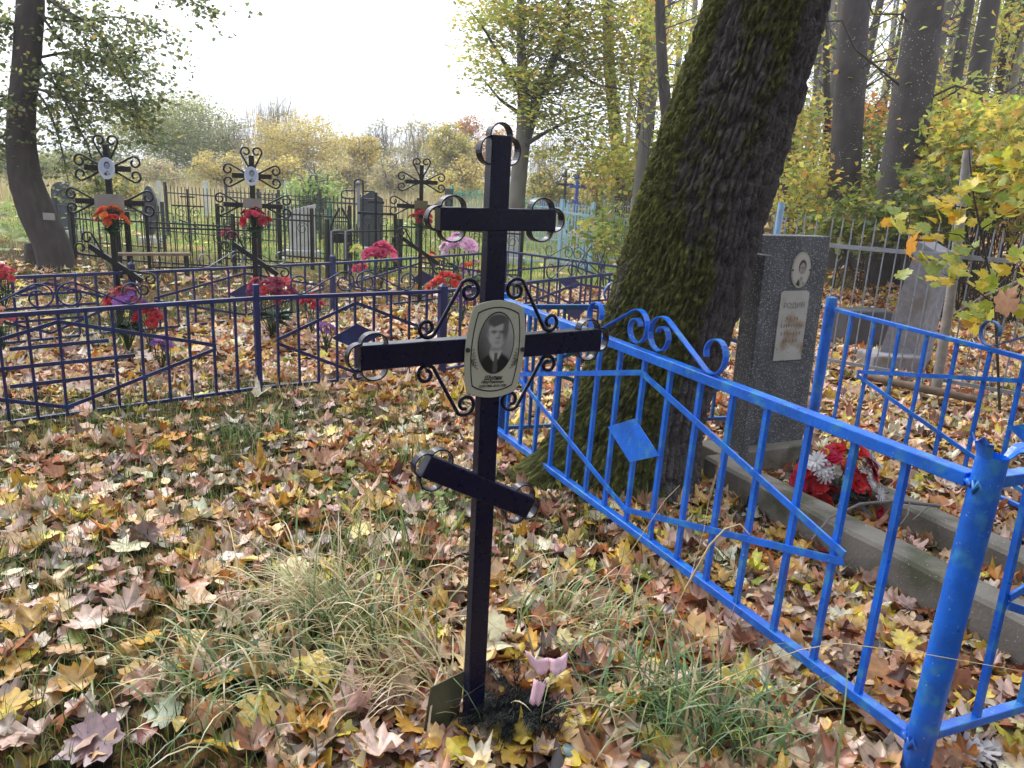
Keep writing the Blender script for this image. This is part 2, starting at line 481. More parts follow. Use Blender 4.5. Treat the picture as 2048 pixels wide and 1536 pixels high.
class Leaves:
    def __init__(s): s.V = []; s.T = []; s.C = []; s.n = 0
    def add(s, tmpl, pos, size, col, rot, r=rng):
        pos = np.asarray(pos, float); n = len(pos)
        if n == 0: return
        size = np.broadcast_to(size, (n,)); pick = r.integers(0, len(tmpl), n)
        for k in range(len(tmpl)):
            i = np.nonzero(pick == k)[0]
            if len(i) == 0: continue
            tv, tt = tmpl[k]
            v = np.einsum('nij,kj->nki', rot[i], tv) * size[i][:, None, None] + pos[i][:, None, :]
            s.T.append((tt[None] + (np.arange(len(i)) * len(tv))[:, None, None] + s.n).reshape(-1, 3))
            s.V.append(v.reshape(-1, 3)); cv = np.repeat(col[i][:, None, :], len(tv), axis=1)
            if len(tv) > 8:      # paler middle, browner rim, blotches
                cv = cv * r.normal(1, 0.13, (len(i), len(tv), 1)); cv[:, 1:] *= r.uniform(0.62, 1.02, (len(i), 1, 1)) * np.array([1.0, 0.97, 0.92]); cv = np.clip(cv * 1.1, 0.002, 0.95)
            s.C.append(cv.reshape(-1, 3)); s.n += len(i) * len(tv)
    def build(s, name, mat, parent=None, loc=None, **kw):
        V = np.vstack(s.V); o0 = org(parent) if parent else (np.array(loc, float) if loc is not None else np.zeros(3))
        return link(name, mesh_np(name, V - o0, np.vstack(s.T), np.vstack(s.C)), mat, parent, loc, **kw)

def palette(n, cols, weights, jit=0.12, r=rng):
    w = np.array(weights, float); w /= w.sum()
    c = np.array(cols)[r.choice(len(cols), n, p=w)]
    return np.clip(c * (1 + r.normal(0, jit, (n, 1))) * (1 + r.normal(0, jit * 0.4, (n, 3))), 0.003, 0.95)

TAN, PINK, BROWN, DKBR = lin(226, 186, 144), lin(228, 194, 180), lin(176, 114, 78), lin(104, 68, 54)
OCHRE, YELL, ORNG, OLIV, CREAM, RED = lin(230, 182, 80), lin(244, 212, 82), lin(214, 134, 60), lin(142, 146, 62), lin(240, 226, 194), lin(150, 48, 36)
LITTER = [TAN, PINK, BROWN, DKBR, OCHRE, YELL, ORNG, OLIV, CREAM, RED]
LITTER_W = [24, 15, 24, 9, 13, 8, 8, 3, 10, 0.6]
MOSSG, GRASSG, PALEG, DRY = lin(70, 92, 40), lin(104, 134, 58), lin(160, 176, 98), lin(204, 186, 138)

# ------------------------------------------------------------------ ground
def build_ground():
    xs = np.concatenate([-np.geomspace(9, 420, 34)[::-1], np.linspace(-8.8, 8.8, 150), np.geomspace(9, 420, 34)])
    ys = np.concatenate([np.linspace(-30, 0, 14)[:-1], np.linspace(0, 14, 130), np.geomspace(14.3, 900, 60)])
    X, Y = np.meshgrid(xs, ys)
    Z = tz(X, Y) + 0.03 * (vnoise(X * 3, Y * 3, 0 * X) - 0.5) * (np.hypot(X, Y) < 16)
    n, m = len(xs), len(ys)
    I = np.arange(n * m).reshape(m, n)
    a, b, c, d = I[:-1, :-1].ravel(), I[:-1, 1:].ravel(), I[1:, 1:].ravel(), I[1:, :-1].ravel()
    T = np.vstack([np.column_stack([a, b, c]), np.column_stack([a, c, d])])
    grass = sstep(10.0, 14.5, Y + 0.35 * X + 3 * (fbm(X * 0.4, Y * 0.4, 0 * X, 3) - 0.5)) * (1 - sstep(1.5, 6, X - 0.05 * Y))
    col = np.column_stack([grass.ravel()] * 3)
    me = mesh_np('ground', np.column_stack([X.ravel(), Y.ravel(), Z.ravel()]), T, col, True)
    mt, t = new_mat('forest_floor')
    out = N(t, 'ShaderNodeOutputMaterial'); b_ = N(t, 'ShaderNodeBsdfPrincipled'); g = N(t, 'ShaderNodeNewGeometry'); at_ = N(t, 'ShaderNodeAttribute', attribute_name='Col')
    v = N(t, 'ShaderNodeTexVoronoi'); v.inputs['Scale'].default_value = 9; t.links.new(g.outputs['Position'], v.inputs['Vector'])
    n1 = N(t, 'ShaderNodeTexNoise'); n1.inputs['Scale'].default_value = 0.9; n1.inputs['Detail'].default_value = 8; t.links.new(g.outputs['Position'], n1.inputs['Vector'])
    n2 = N(t, 'ShaderNodeTexNoise'); n2.inputs['Scale'].default_value = 24; n2.inputs['Detail'].default_value = 8; t.links.new(g.outputs['Position'], n2.inputs['Vector'])
    sp = N(t, 'ShaderNodeSeparateColor'); t.links.new(v.outputs['Color'], sp.inputs[0])
    lit = ramp(t, sp.outputs[0], [(0.0, lin(60, 42, 32)), (0.3, lin(96, 66, 46)), (0.55, lin(124, 90, 62)), (0.78, lin(134, 104, 58)), (1.0, lin(104, 74, 48))])
    soil = mixc(t, ramp(t, n2.outputs['Fac'], [(0.42, (0, 0, 0)), (0.62, (1, 1, 1))]), lin(38, 30, 25), lit)
    gr = ramp(t, n2.outputs['Fac'], [(0.3, lin(76, 92, 42)), (0.55, lin(116, 136, 62)), (0.75, lin(160, 158, 90))])
    gr = mixc(t, ramp(t, n1.outputs['Fac'], [(0.5, (0, 0, 0)), (0.68, (1, 1, 1))]), gr, lin(176, 152, 96))
    c = mixc(t, at_.outputs['Fac'], soil, gr)
    t.links.new(c, b_.inputs['Base Color']); b_.inputs['Roughness'].default_value = 0.95; b_.inputs['Specular IOR Level'].default_value = 0.1
    bp = N(t, 'ShaderNodeBump'); bp.inputs['Strength'].default_value = 0.8; bp.inputs['Distance'].default_value = 0.03
    t.links.new(n2.outputs['Fac'], bp.inputs['Height']); t.links.new(bp.outputs[0], b_.inputs['Normal'])
    t.links.new(b_.outputs[0], out.inputs[0])
    link('ground', me, mt, kind='structure')

build_ground()

def in_view(P, margin=60, r=1.0):
    v = P - _c; k = v @ _f
    x = 1024 + (v @ _r) * FPX / np.maximum(k, 0.01); y = 768 - (v @ _u) * FPX / np.maximum(k, 0.01)
    return (k > 0.2) & (x > -margin) & (x < 2048 + margin) & (y > -margin) & (y < 1536 + 260)

def scatter(n, y0, y1, power=1.0):
    """ground points inside the view, between depths y0 and y1"""
    y = y0 + (y1 - y0) * rng.uniform(0, 1, n) ** power
    x = rng.uniform(-1, 1, n) * (y * 0.74 + 0.5)
    P = np.column_stack([x, y, tz(x, y)])
    return P[in_view(P)]

def greenness(P):
    """where grass shows between the leaves"""
    x, y = P[:, 0], P[:, 1]
    g = fbm(x * 0.9 + 3, y * 0.9, 0 * x, 3)
    g = g + 0.16 * sstep(0.3, -0.9, x) * sstep(6.0, 4.6, y) + 0.30 * sstep(8.2, 11.5, y + 0.3 * x) * sstep(2, -1, x)
    g = g + 0.35 * sstep(-1.3, 0.5, y - (9.1 + 1.2 * (x + 2.2))) * sstep(2.5, 0.5, x)
    g = g - 0.14 * sstep(0.0, 0.9, x) * sstep(7, 5, y) - 0.12 * sstep(4.9, 5.8, y) * sstep(9.3, 8, y)
    return g

# ------------------------------------------------------------------ leaf litter and grass
def build_litter():
    L = Leaves()
    # under layer, dark and flat, then curled leaves on top
    for (n, a, b, pw, tm, zl, zh, tilt, szm, dark) in (
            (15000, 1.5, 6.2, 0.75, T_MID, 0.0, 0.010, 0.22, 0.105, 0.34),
            (17500, 1.5, 6.2, 0.75, T_MAPLE, 0.010, 0.046, 0.44, 0.090, 1.0),
            (30000, 6.0, 12.5, 0.8, T_MID, 0.0, 0.035, 0.42, 0.115, 1.0),
            (16000, 12.0, 30, 0.7, T_QUAD, 0.0, 0.04, 0.4, 0.17, 1.0)):
        P = scatter(n, a, b, pw)
        k = greenness(P); keep = rng.uniform(0, 1, len(P)) > sstep(0.45, 0.70, k) * 0.9
        keep &= ~((((P[:, 0] - 0.07) / 0.15) ** 2 + ((P[:, 1] - 2.04) / 0.13) ** 2 < 1) & (P[:, 1] < 2.14))
        P = P[keep]; k = len(P)
        P[:, 2] += rng.uniform(zl, zh, k)
        sz = np.clip(rng.normal(szm, szm * 0.27, k), szm * 0.4, szm * 1.7)
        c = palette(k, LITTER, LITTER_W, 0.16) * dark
        tm_o = rng.uniform(0, 1, k) < (0.36 if tm is T_MAPLE else 0.0)
        rot = frames(k, tilt)
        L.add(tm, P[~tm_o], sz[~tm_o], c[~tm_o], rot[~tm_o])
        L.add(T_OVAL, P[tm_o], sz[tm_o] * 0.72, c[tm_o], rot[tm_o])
    L.build('fallen_leaves', M_LEAF, kind='stuff', label='thick carpet of brown and yellow maple leaves on the ground', cat='leaf litter')

build_litter()

def blades(P, hgt, wid, col, bend, r=rng, seg=4, lean=None):
    """grass blades rooted at P"""
    n = len(P); az = r.uniform(0, 2 * np.pi, n) if lean is None else lean
    d = np.column_stack([np.cos(az), np.sin(az), np.zeros(n)]); sd = np.column_stack([-np.sin(az), np.cos(az), np.zeros(n)])
    tw = r.uniform(-0.6, 0.6, n)[:, None]; sd = sd * np.cos(tw) + d * np.sin(tw)
    V = np.zeros((n, 2 * seg + 1, 3)); b = bend
    for i in range(seg + 1):
        t = i / seg
        ang = b * t
        # arc: integrate
        out = hgt * np.where(b < 1e-3, 0, (1 - np.cos(ang)) / np.maximum(b, 1e-3)); upz = hgt * np.where(b < 1e-3, t, np.sin(ang) / np.maximum(b, 1e-3))
        c = P + d * out[:, None] + np.array([0, 0, 1]) * upz[:, None]
        if i < seg:
            w = (wid * (1 - t ** 1.6) * 0.5)[:, None]
            V[:, 2 * i] = c - sd * w; V[:, 2 * i + 1] = c + sd * w
        else: V[:, 2 * seg] = c
    T = []
    for i in range(seg - 1): T += [(2 * i, 2 * i + 1, 2 * i + 3), (2 * i, 2 * i + 3, 2 * i + 2)]
    T.append((2 * seg - 2, 2 * seg - 1, 2 * seg)); T = np.array(T)
    TT = (T[None] + (np.arange(n) * (2 * seg + 1))[:, None, None]).reshape(-1, 3)
    return V.reshape(-1, 3), TT, np.repeat(col, 2 * seg + 1, axis=0)

class Blades(Leaves):
    def grow(s, *a, **k):
        V, T, C = blades(*a, **k); s.V.append(V); s.T.append(T + s.n); s.C.append(C); s.n += len(V)

def build_grass():
    B = Blades()
    P = scatter(80000, 1.6, 9.5, 0.8); k = greenness(P)
    P = P[rng.uniform(0, 1, len(P)) < sstep(0.36, 0.58, k)]; n = len(P)
    B.grow(P, np.abs(rng.normal(0.075, 0.03, n)) + 0.02, rng.uniform(0.003, 0.006, n), palette(n, [GRASSG, MOSSG, PALEG, DRY], [5, 4, 2, 1.4], 0.15), rng.uniform(0.2, 1.6, n), seg=3)
    P = scatter(42000, 9.0, 26, 0.6); k = greenness(P)
    P = P[(rng.uniform(0, 1, len(P)) < sstep(0.5, 0.7, k)) & (P[:, 0] < 2.5)]; n = len(P)
    B.grow(P, np.abs(rng.normal(0.11, 0.05, n)) + 0.03, rng.uniform(0.006, 0.014, n), palette(n, [GRASSG, MOSSG, PALEG, DRY], [5, 3, 3, 1.6], 0.15), rng.uniform(0.2, 1.4, n), seg=2)
    B.build('grass', M_GRASS, kind='stuff', label='short green grass showing between the fallen leaves', cat='grass')
    B = Blades()
    n = 16000
    y = rng.uniform(30, 62, n); x = rng.uniform(-0.80, 0.14, n) * y - 1
    P = np.column_stack([x, y, tz(x, y)])
    B.grow(P, rng.uniform(0.5, 1.15, n), rng.uniform(0.02, 0.045, n), palette(n, [lin(206, 188, 150), lin(186, 160, 118), lin(170, 164, 110)], [4, 3, 1], 0.12), rng.uniform(0.1, 0.8, n), seg=2)
    B.build('tall_dry_grass', M_GRASS, kind='stuff', label='tall pale dry grass at the far edge of the field', cat='dry grass')

build_grass()

# ------------------------------------------------------------------ shared shapes
def arc(cx, cz, r, a0, a1, n=10):
    return [(cx + r * math.cos(R(a0 + (a1 - a0) * i / n)), cz + r * math.sin(R(a0 + (a1 - a0) * i / n))) for i in range(n + 1)]

def spiral(cx, cz, r0, r1, a0, a1, n=16):
    return [(cx + (r0 + (r1 - r0) * i / n) * math.cos(R(a0 + (a1 - a0) * i / n)), cz + (r0 + (r1 - r0) * i / n) * math.sin(R(a0 + (a1 - a0) * i / n))) for i in range(n + 1)]

# long S scroll for the top of a fence panel: a = distance from the panel's middle, h = height over the rail
SCROLL = spiral(0.088, 0.083, 0.026, 0.078, 160, 0 - 180, 16)[:-1] + arc(0.088, 0.083, 0.078, -180, -300, 8) \
    + spiral(0.42, 0.075, 0.072, 0.066, -115, 60, 10) + spiral(0.42, 0.075, 0.066, 0.040, 60, 200, 8)

def panel(name, label, cat, P0, P1, mat, zt=0.9, zb=0.1, nb=14, design='diamond', scroll=True, posts=(None, None), rail=0.04, barw=0.018, lean=(0, 0), group=None, extra=None, smat=None, flat_scroll=True, margin=0.1, hi=0.075, lo=0.075, flip=1):
    """fence panel between ground points P0 and P1: rails, upright bars, crossed braces, plate, scrolls and posts"""
    P0 = np.array(P0[:2], float); P1 = np.array(P1[:2], float)
    g0 = float(tz(*P0)); g1 = float(tz(*P1))
    L = np.hypot(*(P1 - P0)); d = (P1 - P0) / L; d3 = np.array([d[0], d[1], 0]); n3 = np.array([-d[1], d[0], 0])
    if n3[:2].dot((P0 + P1) / 2) > 0: n3 = -n3
    t = thing(name, label, cat, (P0[0], P0[1], g0), group)
    def Wp(u, z, off=0.0):
        g = g0 + (g1 - g0) * u / L
        return np.array([P0[0] + d[0] * u + lean[0] * z, P0[1] + d[1] * u + lean[1] * z, g + z]) + n3 * off
    MB().bar(Wp(0, zt), Wp(L, zt), rail, rail * 0.85, n3).build('top_rail', mat, t, bevel=0.003)
    MB().bar(Wp(0, zb), Wp(L, zb), rail * 0.8, rail * 0.7, n3).build('bottom_rail', mat, t, bevel=0.003)
    st = L / (nb + 1)
    for i in range(nb):
        u = st * (i + 1) + random.uniform(-0.006, 0.006)
        MB().bar(Wp(u, zb + 0.008), Wp(u + random.uniform(-0.005, 0.005), zt - rail * 0.42), barw, barw, n3).build('bar', mat, t)
    c = L / 2; zm = (zt + zb) / 2 + 0.01
    off = barw / 2 + 0.0045
    def brace(a, b, o=off): MB().bar(Wp(*a, o), Wp(*b, o), 0.008, 0.024, n3).build('brace', mat, t)
    if design in ('diamond', 'bars'):
        l, r = L * margin, L * (1 - margin)
        brace((l, zm + 0.012), (c, zt - hi)); brace((c, zt - hi), (r, zm + 0.012)); brace((l, zm - 0.012), (c, zb + lo)); brace((c, zb + lo), (r, zm - 0.012))
        if design == 'diamond':
            w, h = 0.2, 0.1
            MB().plate([Wp(c - w, zm, off + 0.004), Wp(c, zm - h, off + 0.004), Wp(c + w, zm, off + 0.004), Wp(c, zm + h, off + 0.004)], n3 * 0.003).build('diamond_plate', mat, t)
        else:
            for k, w in ((0.115, 0.27), (0.0, 0.42), (-0.115, 0.29)): brace((c - w, zm + k), (c + w, zm + k), off + 0.0)
    elif design == 'cross':
        brace((L * 0.04, zb + 0.05), (L * 0.96, zt - 0.05)); 
    if scroll:
        for sg in (-1, 1):
            pts = [Wp(c + sg * a, zt + rail * 0.45 + h) for a, h in SCROLL]
            m = MB()
            if flat_scroll: m.strip(pts, n3 * 0.026, 0.005)
            else: m.tube(pts, 0.006, 6)
            m.build('scroll', smat or mat, t)
    for e, (u, ps) in enumerate(((0, posts[0]), (L, posts[1]))):
        if not ps: continue
        kind, pw, ph = ps
        a, b = Wp(u, -0.12), Wp(u, ph)
        if kind == 'round':
            MB().tube([a, b], pw / 2, 18).build('post', mat, t)
        elif kind == 'point':
            m = MB().bar(a, b, pw, pw, n3); b2 = V3(b)
            q = [b2 + d3 * (pw / 2 * i) + n3 * (pw / 2 * j) for i, j in ((-1, -1), (1, -1), (1, 1), (-1, 1))]
            m.add(q + [b2 + np.array([0, 0, pw * 0.5])], [(0, 1, 4), (1, 2, 4), (2, 3, 4), (3, 0, 4)]); m.build('post', mat, t)
        else:
            MB().bar(a, b, pw, pw, n3).build('post', mat, t, bevel=0.003)
    return t, Wp

def flower_mesh(layers, petals, r, cup, name, centre=None):
    """layered cloth flower; petals as bent quads"""
    V, T = [], []
    for l in range(layers):
        k = 1 - 0.17 * l; n = max(4, petals - l)
        for i in range(n):
            a = 2 * math.pi * (i + 0.37 * l) / n + random.uniform(-0.1, 0.1); w = (5.6 if petals < 12 else 3.6) * r * k / n; el = R(cup + 18 * l) + random.uniform(-0.15, 0.15)
            e = np.array([math.cos(a), math.sin(a), 0]); s_ = np.array([-math.sin(a), math.cos(a), 0]); z = np.array([0, 0, 1.0])
            p0 = e * 0.06 * r; p1 = p0 + (e * math.cos(el) + z * math.sin(el)) * r * k * 0.55; p2 = p1 + (e * math.cos(el * 0.45) + z * math.sin(el * 0.45)) * r * k * 0.45
            b = len(V); rf = random.uniform(-.08, .08) * r; V += [p0, p1 - s_ * w / 2, p1 + s_ * w / 2, p2 - s_ * w * 0.40 + z * rf, p2 + s_ * w * 0.40 - z * rf]
            T += [(b, b + 2, b + 1), (b + 1, b + 2, b + 4), (b + 1, b + 4, b + 3)]
    return mesh_np(name, np.array(V), np.array(T))

FLOWERS = {'peony': [flower_mesh(5, 9, 1.0, 12, 'peony') for i in range(3)], 'daisy': [flower_mesh(2, 13, 1.0, 6, 'daisy') for i in range(2)], 'cup': [flower_mesh(3, 6, 1.0, 48, 'cup_flower') for i in range(2)]}
for k in FLOWERS:
    for m_ in FLOWERS[k]: m_.materials.append(M_PETAL)
M_FLEAF = surf('cloth_leaf', lin(36, 74, 44), 0.6, var=0.3)
M_DKPOT = surf('dark_pot', lin(30, 30, 32), 0.6)

def bouquet(label, pos, rad, heads, base=None, group=None, leaves=12, cat='flowers', lr=1.0, pot=None, name='artificial_flowers', leafmat=None):
    """heads: list of (offset, radius, colour, shape); base: where the stems meet"""
    pos = V3(pos); base = V3(base) if base is not None else pos - np.array([0, 0, rad])
    t = thing(name, label, cat, tuple(base), group)
    for off, r, c, sh in heads:
        me = random.choice(FLOWERS[sh]); o = bpy.data.objects.new('flower', me); COL.objects.link(o); o.parent = t
        p = pos + np.array(off) ; o.location = tuple(p - base)
        dirv = nrm(np.array(off) + np.array([0, -0.35 * rad, 0.55 * rad]) + np.random.default_rng(len(bpy.data.objects)).normal(0, 0.15, 3) * rad)
        o.rotation_euler = Vector(dirv).to_track_quat('Z', 'Y').to_euler(); o.rotation_euler.rotate_axis('Z', random.uniform(0, 6))
        o.scale = (r, r, r); o.color = (*c, 1)
    m = MB()
    for off, r, c, sh in heads:
        p = pos + np.array(off) * 0.9; m.tube([base, (base * 0.5 + p * 0.5) + np.array([random.uniform(-.3, .3) * rad, random.uniform(-.3, .3) * rad, 0.05 * rad]), p], 0.003, 5)
    m.build('stems', M_FLEAF, t)
    if leaves:
        m = MB()
        for i in range(leaves):
            a = random.uniform(0, 6.28); e = np.array([math.cos(a), math.sin(a), 0]); s_ = np.array([-e[1], e[0], 0]); k = rad * random.uniform(0.7, 1.15) * lr
            q = base * 0.45 + pos * 0.55; z = random.uniform(-0.5, 0.5)
            m.add([q, q + e * k * 0.5 + s_ * k * 0.18 + (0, 0, z * k * 0.5), q + e * k + (0, 0, z * k * 0.6 - 0.1 * k), q + e * k * 0.5 - s_ * k * 0.18 + (0, 0, z * k * 0.5)], [(0, 1, 2, 3)])
        m.build('cloth_leaves', leafmat or M_FLEAF, t)
    if pot:
        pr, ph = pot
        MB().tube([base + (0, 0, -ph), base + (0, 0, -ph + 0.001), base], [pr * 0.7, pr * 0.72, pr], 14).build('pot', M_DKPOT, t)
    return t

def heads(n, rad, r, cols, shapes, squash=0.75, seed=0):
    g = random.Random(seed); out = []; n = int(n * 1.4)
    for i in range(n):
        a = i * 2.399 + g.uniform(-.3, .3); q = math.sqrt((i + 0.5) / n); el = (1 - q * q) 
        out.append(((math.cos(a) * q * rad, math.sin(a) * q * rad * 0.8, el * rad * squash + g.uniform(-.2, .2) * rad), r * 0.85 * g.uniform(0.7, 1.2), tuple(np.array(g.choice(cols)) * g.uniform(0.55, 1.15)), g.choice(shapes)))
    return out

def text(name, body, size, M, mat, parent, shear=0.0, bold=0.0, ext=0.0002):
    cu = bpy.data.curves.new(name, 'FONT'); cu.body = body; cu.size = size; cu.align_x = 'CENTER'; cu.align_y = 'CENTER'; cu.shear = shear; cu.offset = bold; cu.extrude = ext
    cu.resolution_u = 3
    tmp = bpy.data.objects.new(name, cu); COL.objects.link(tmp); dg = bpy.context.evaluated_depsgraph_get()
    me = bpy.data.meshes.new_from_object(tmp.evaluated_get(dg)); bpy.data.objects.remove(tmp, do_unlink=True)
    o = bpy.data.objects.new(name, me); COL.objects.link(o); me.materials.clear(); me.materials.append(mat); o.parent = parent; o.matrix_local = M; return o

def frame_m(d, up, n, loc, o0=(0, 0, 0)):
    l = V3(loc) - V3(o0)
    return Matrix(((d[0], up[0], n[0], l[0]), (d[1], up[1], n[1], l[1]), (d[2], up[2], n[2], l[2]), (0, 0, 0, 1)))

def paint_portrait(Wf, name, parent, ax, az, seed=0, kind='man', sepia=(1, 0.97, 0.9), n=44):
    """oval printed portrait: grey tones of a bust on a fine sheet; Wf(x, z, off) gives the place on the plate"""
    g = np.linspace(-1, 1, n); X, Y = np.meshgrid(g, g)
    # square grid to disc
    U = X * np.sqrt(1 - Y * Y / 2); Vv = Y * np.sqrt(1 - X * X / 2)
    x, y = U, Vv * az / ax          # units of half width
    def el(cx, cy, rx, ry, soft=0.12):
        q = np.sqrt(((x - cx) / rx) ** 2 + ((y - cy) / ry) ** 2); return 1 - sstep(1 - soft, 1 + soft, q)
    def put(img, mask, v): return img * (1 - mask) + v * mask
    k = az / ax
    if kind == 'man':
        hx = 0.05; x = (x - hx) / 1.12 + hx; y = (y - 0.25 * az / ax) / 0.95
        im = 0.42 - 0.22 * sstep(0.5, -1, x) + 0.08 * y
        body = el(0.05, -1.55 * k, 1.0, 0.95 * k, 0.06); im = put(im, body, 0.055)
        neck = el(hx - 0.05, -0.58 * k, 0.30, 0.30 * k); im = put(im, neck, 0.44)
        # shirt and tie in the opening of the jacket
        op = np.clip((-0.45 * k - y) / (0.6 * k), 0, 1); sh = (np.abs(x - hx + 0.02) < 0.34 * (1 - op) + 0.03) & (y < -0.50 * k) & (y > -1.1 * k)
        im = np.where(sh, 0.52, im); tie = (np.abs(x - hx + 0.0) < 0.05 + 0.07 * op) & (y < -0.60 * k); im = np.where(tie, 0.17, im)
        im = put(im, el(hx, 0.08 * k, 0.49, 0.50 * k, 0.08), 0.50)
        im = put(im, el(hx - 0.02, 0.50 * k, 0.52, 0.23 * k, 0.2) * (y > 0.33 * k + 0.12 * np.sin(x * 4)), 0.17)
        im = put(im, el(hx + 0.38, 0.22 * k, 0.14, 0.34 * k, 0.5), 0.20)
        im = put(im, el(hx - 0.48, 0.02 * k, 0.07, 0.12 * k, 0.4), 0.36)
        for s in (-1, 1):
            im = put(im, 0.8 * el(hx + 0.2 * s, 0.13 * k, 0.16, 0.045 * k, 0.7), 0.13); im = put(im, 0.7 * el(hx + 0.2 * s, 0.075 * k, 0.085, 0.022 * k, 0.6), 0.10)
        im = put(im, 0.55 * el(hx + 0.1, 0.0 * k, 0.06, 0.12 * k, 0.8), 0.26); im = put(im, 0.7 * el(hx + 0.03, -0.10 * k, 0.11, 0.022 * k, 0.7), 0.16)
        im = put(im, 0.75 * el(hx + 0.02, -0.215 * k, 0.19, 0.022 * k, 0.6), 0.14); im = put(im, 0.4 * el(hx + 0.02, -0.29 * k, 0.14, 0.03 * k, 0.8), 0.26)
        im = put(im, 0.45 * el(hx + 0.36, -0.1 * k, 0.13, 0.34 * k, 0.9), 0.24)
        im = put(im, 0.4 * el(hx - 0.05, -0.50 * k, 0.34, 0.06 * k, 0.9), 0.18)
    else:
        im = 0.62 + 0 * x
        dark = 0.10
        im = put(im, el(0.05, -1.30 * k, 0.82, 0.62 * k, 0.08), 0.24 if kind == 'plain' else 0.34)
        im = put(im, el(0.12, -0.60 * k, 0.20, 0.22 * k), 0.42); im = put(im, el(0.12, 0.20 * k, 0.46, 0.44 * k, 0.1), dark)
        im = put(im, el(0.14, 0.10 * k, 0.36, 0.36 * k, 0.12), 0.46)
        for s in (-1, 1): im = put(im, 0.8 * el(0.15 + 0.15 * s, 0.14 * k, 0.11, 0.04 * k, 0.7), 0.12)
        im = put(im, 0.6 * el(0.16, -0.12 * k, 0.12, 0.025 * k, 0.7), 0.14); im = put(im, 0.5 * el(0.2, 0.02 * k, 0.05, 0.1 * k, 0.8), 0.22)
        im = put(im, el(-0.2, -0.95 * k, 0.16, 0.36 * k, 0.2) * (x < 0.1), 0.12); im = put(im, el(0.2, -0.85 * k, 0.13, 0.22 * k, 0.3), 0.55)
    im = np.clip(im, 0, 1) ** 1.45 * (1.25 if kind == 'man' else 1.1)
    im = im * (1 + 0.08 * (vnoise(x * 14, y * 14, 0 * x) - 0.5))
    I = np.arange(n * n).reshape(n, n); a, b, c, d = I[:-1, :-1].ravel(), I[:-1, 1:].ravel(), I[1:, 1:].ravel(), I[1:, :-1].ravel()
    o0 = org(parent)
    P = np.array([Wf(p * ax, q * az, 0.0006) for p, q in zip(U.ravel(), Vv.ravel())]) - o0
    me = mesh_np(name, P, np.vstack([np.column_stack([a, b, c]), np.column_stack([a, c, d])]), np.clip(im.ravel()[:, None], 0.01, 0.9) * np.array(sepia))
    return link(name, me, attr_mat('photo_print', 0.3), parent)

M_INK = flat('black_ink', lin(24, 24, 22), 0.5, bump=0)
M_SCREW = surf('screw_head', lin(60, 60, 66), 0.4, metallic=0.6)

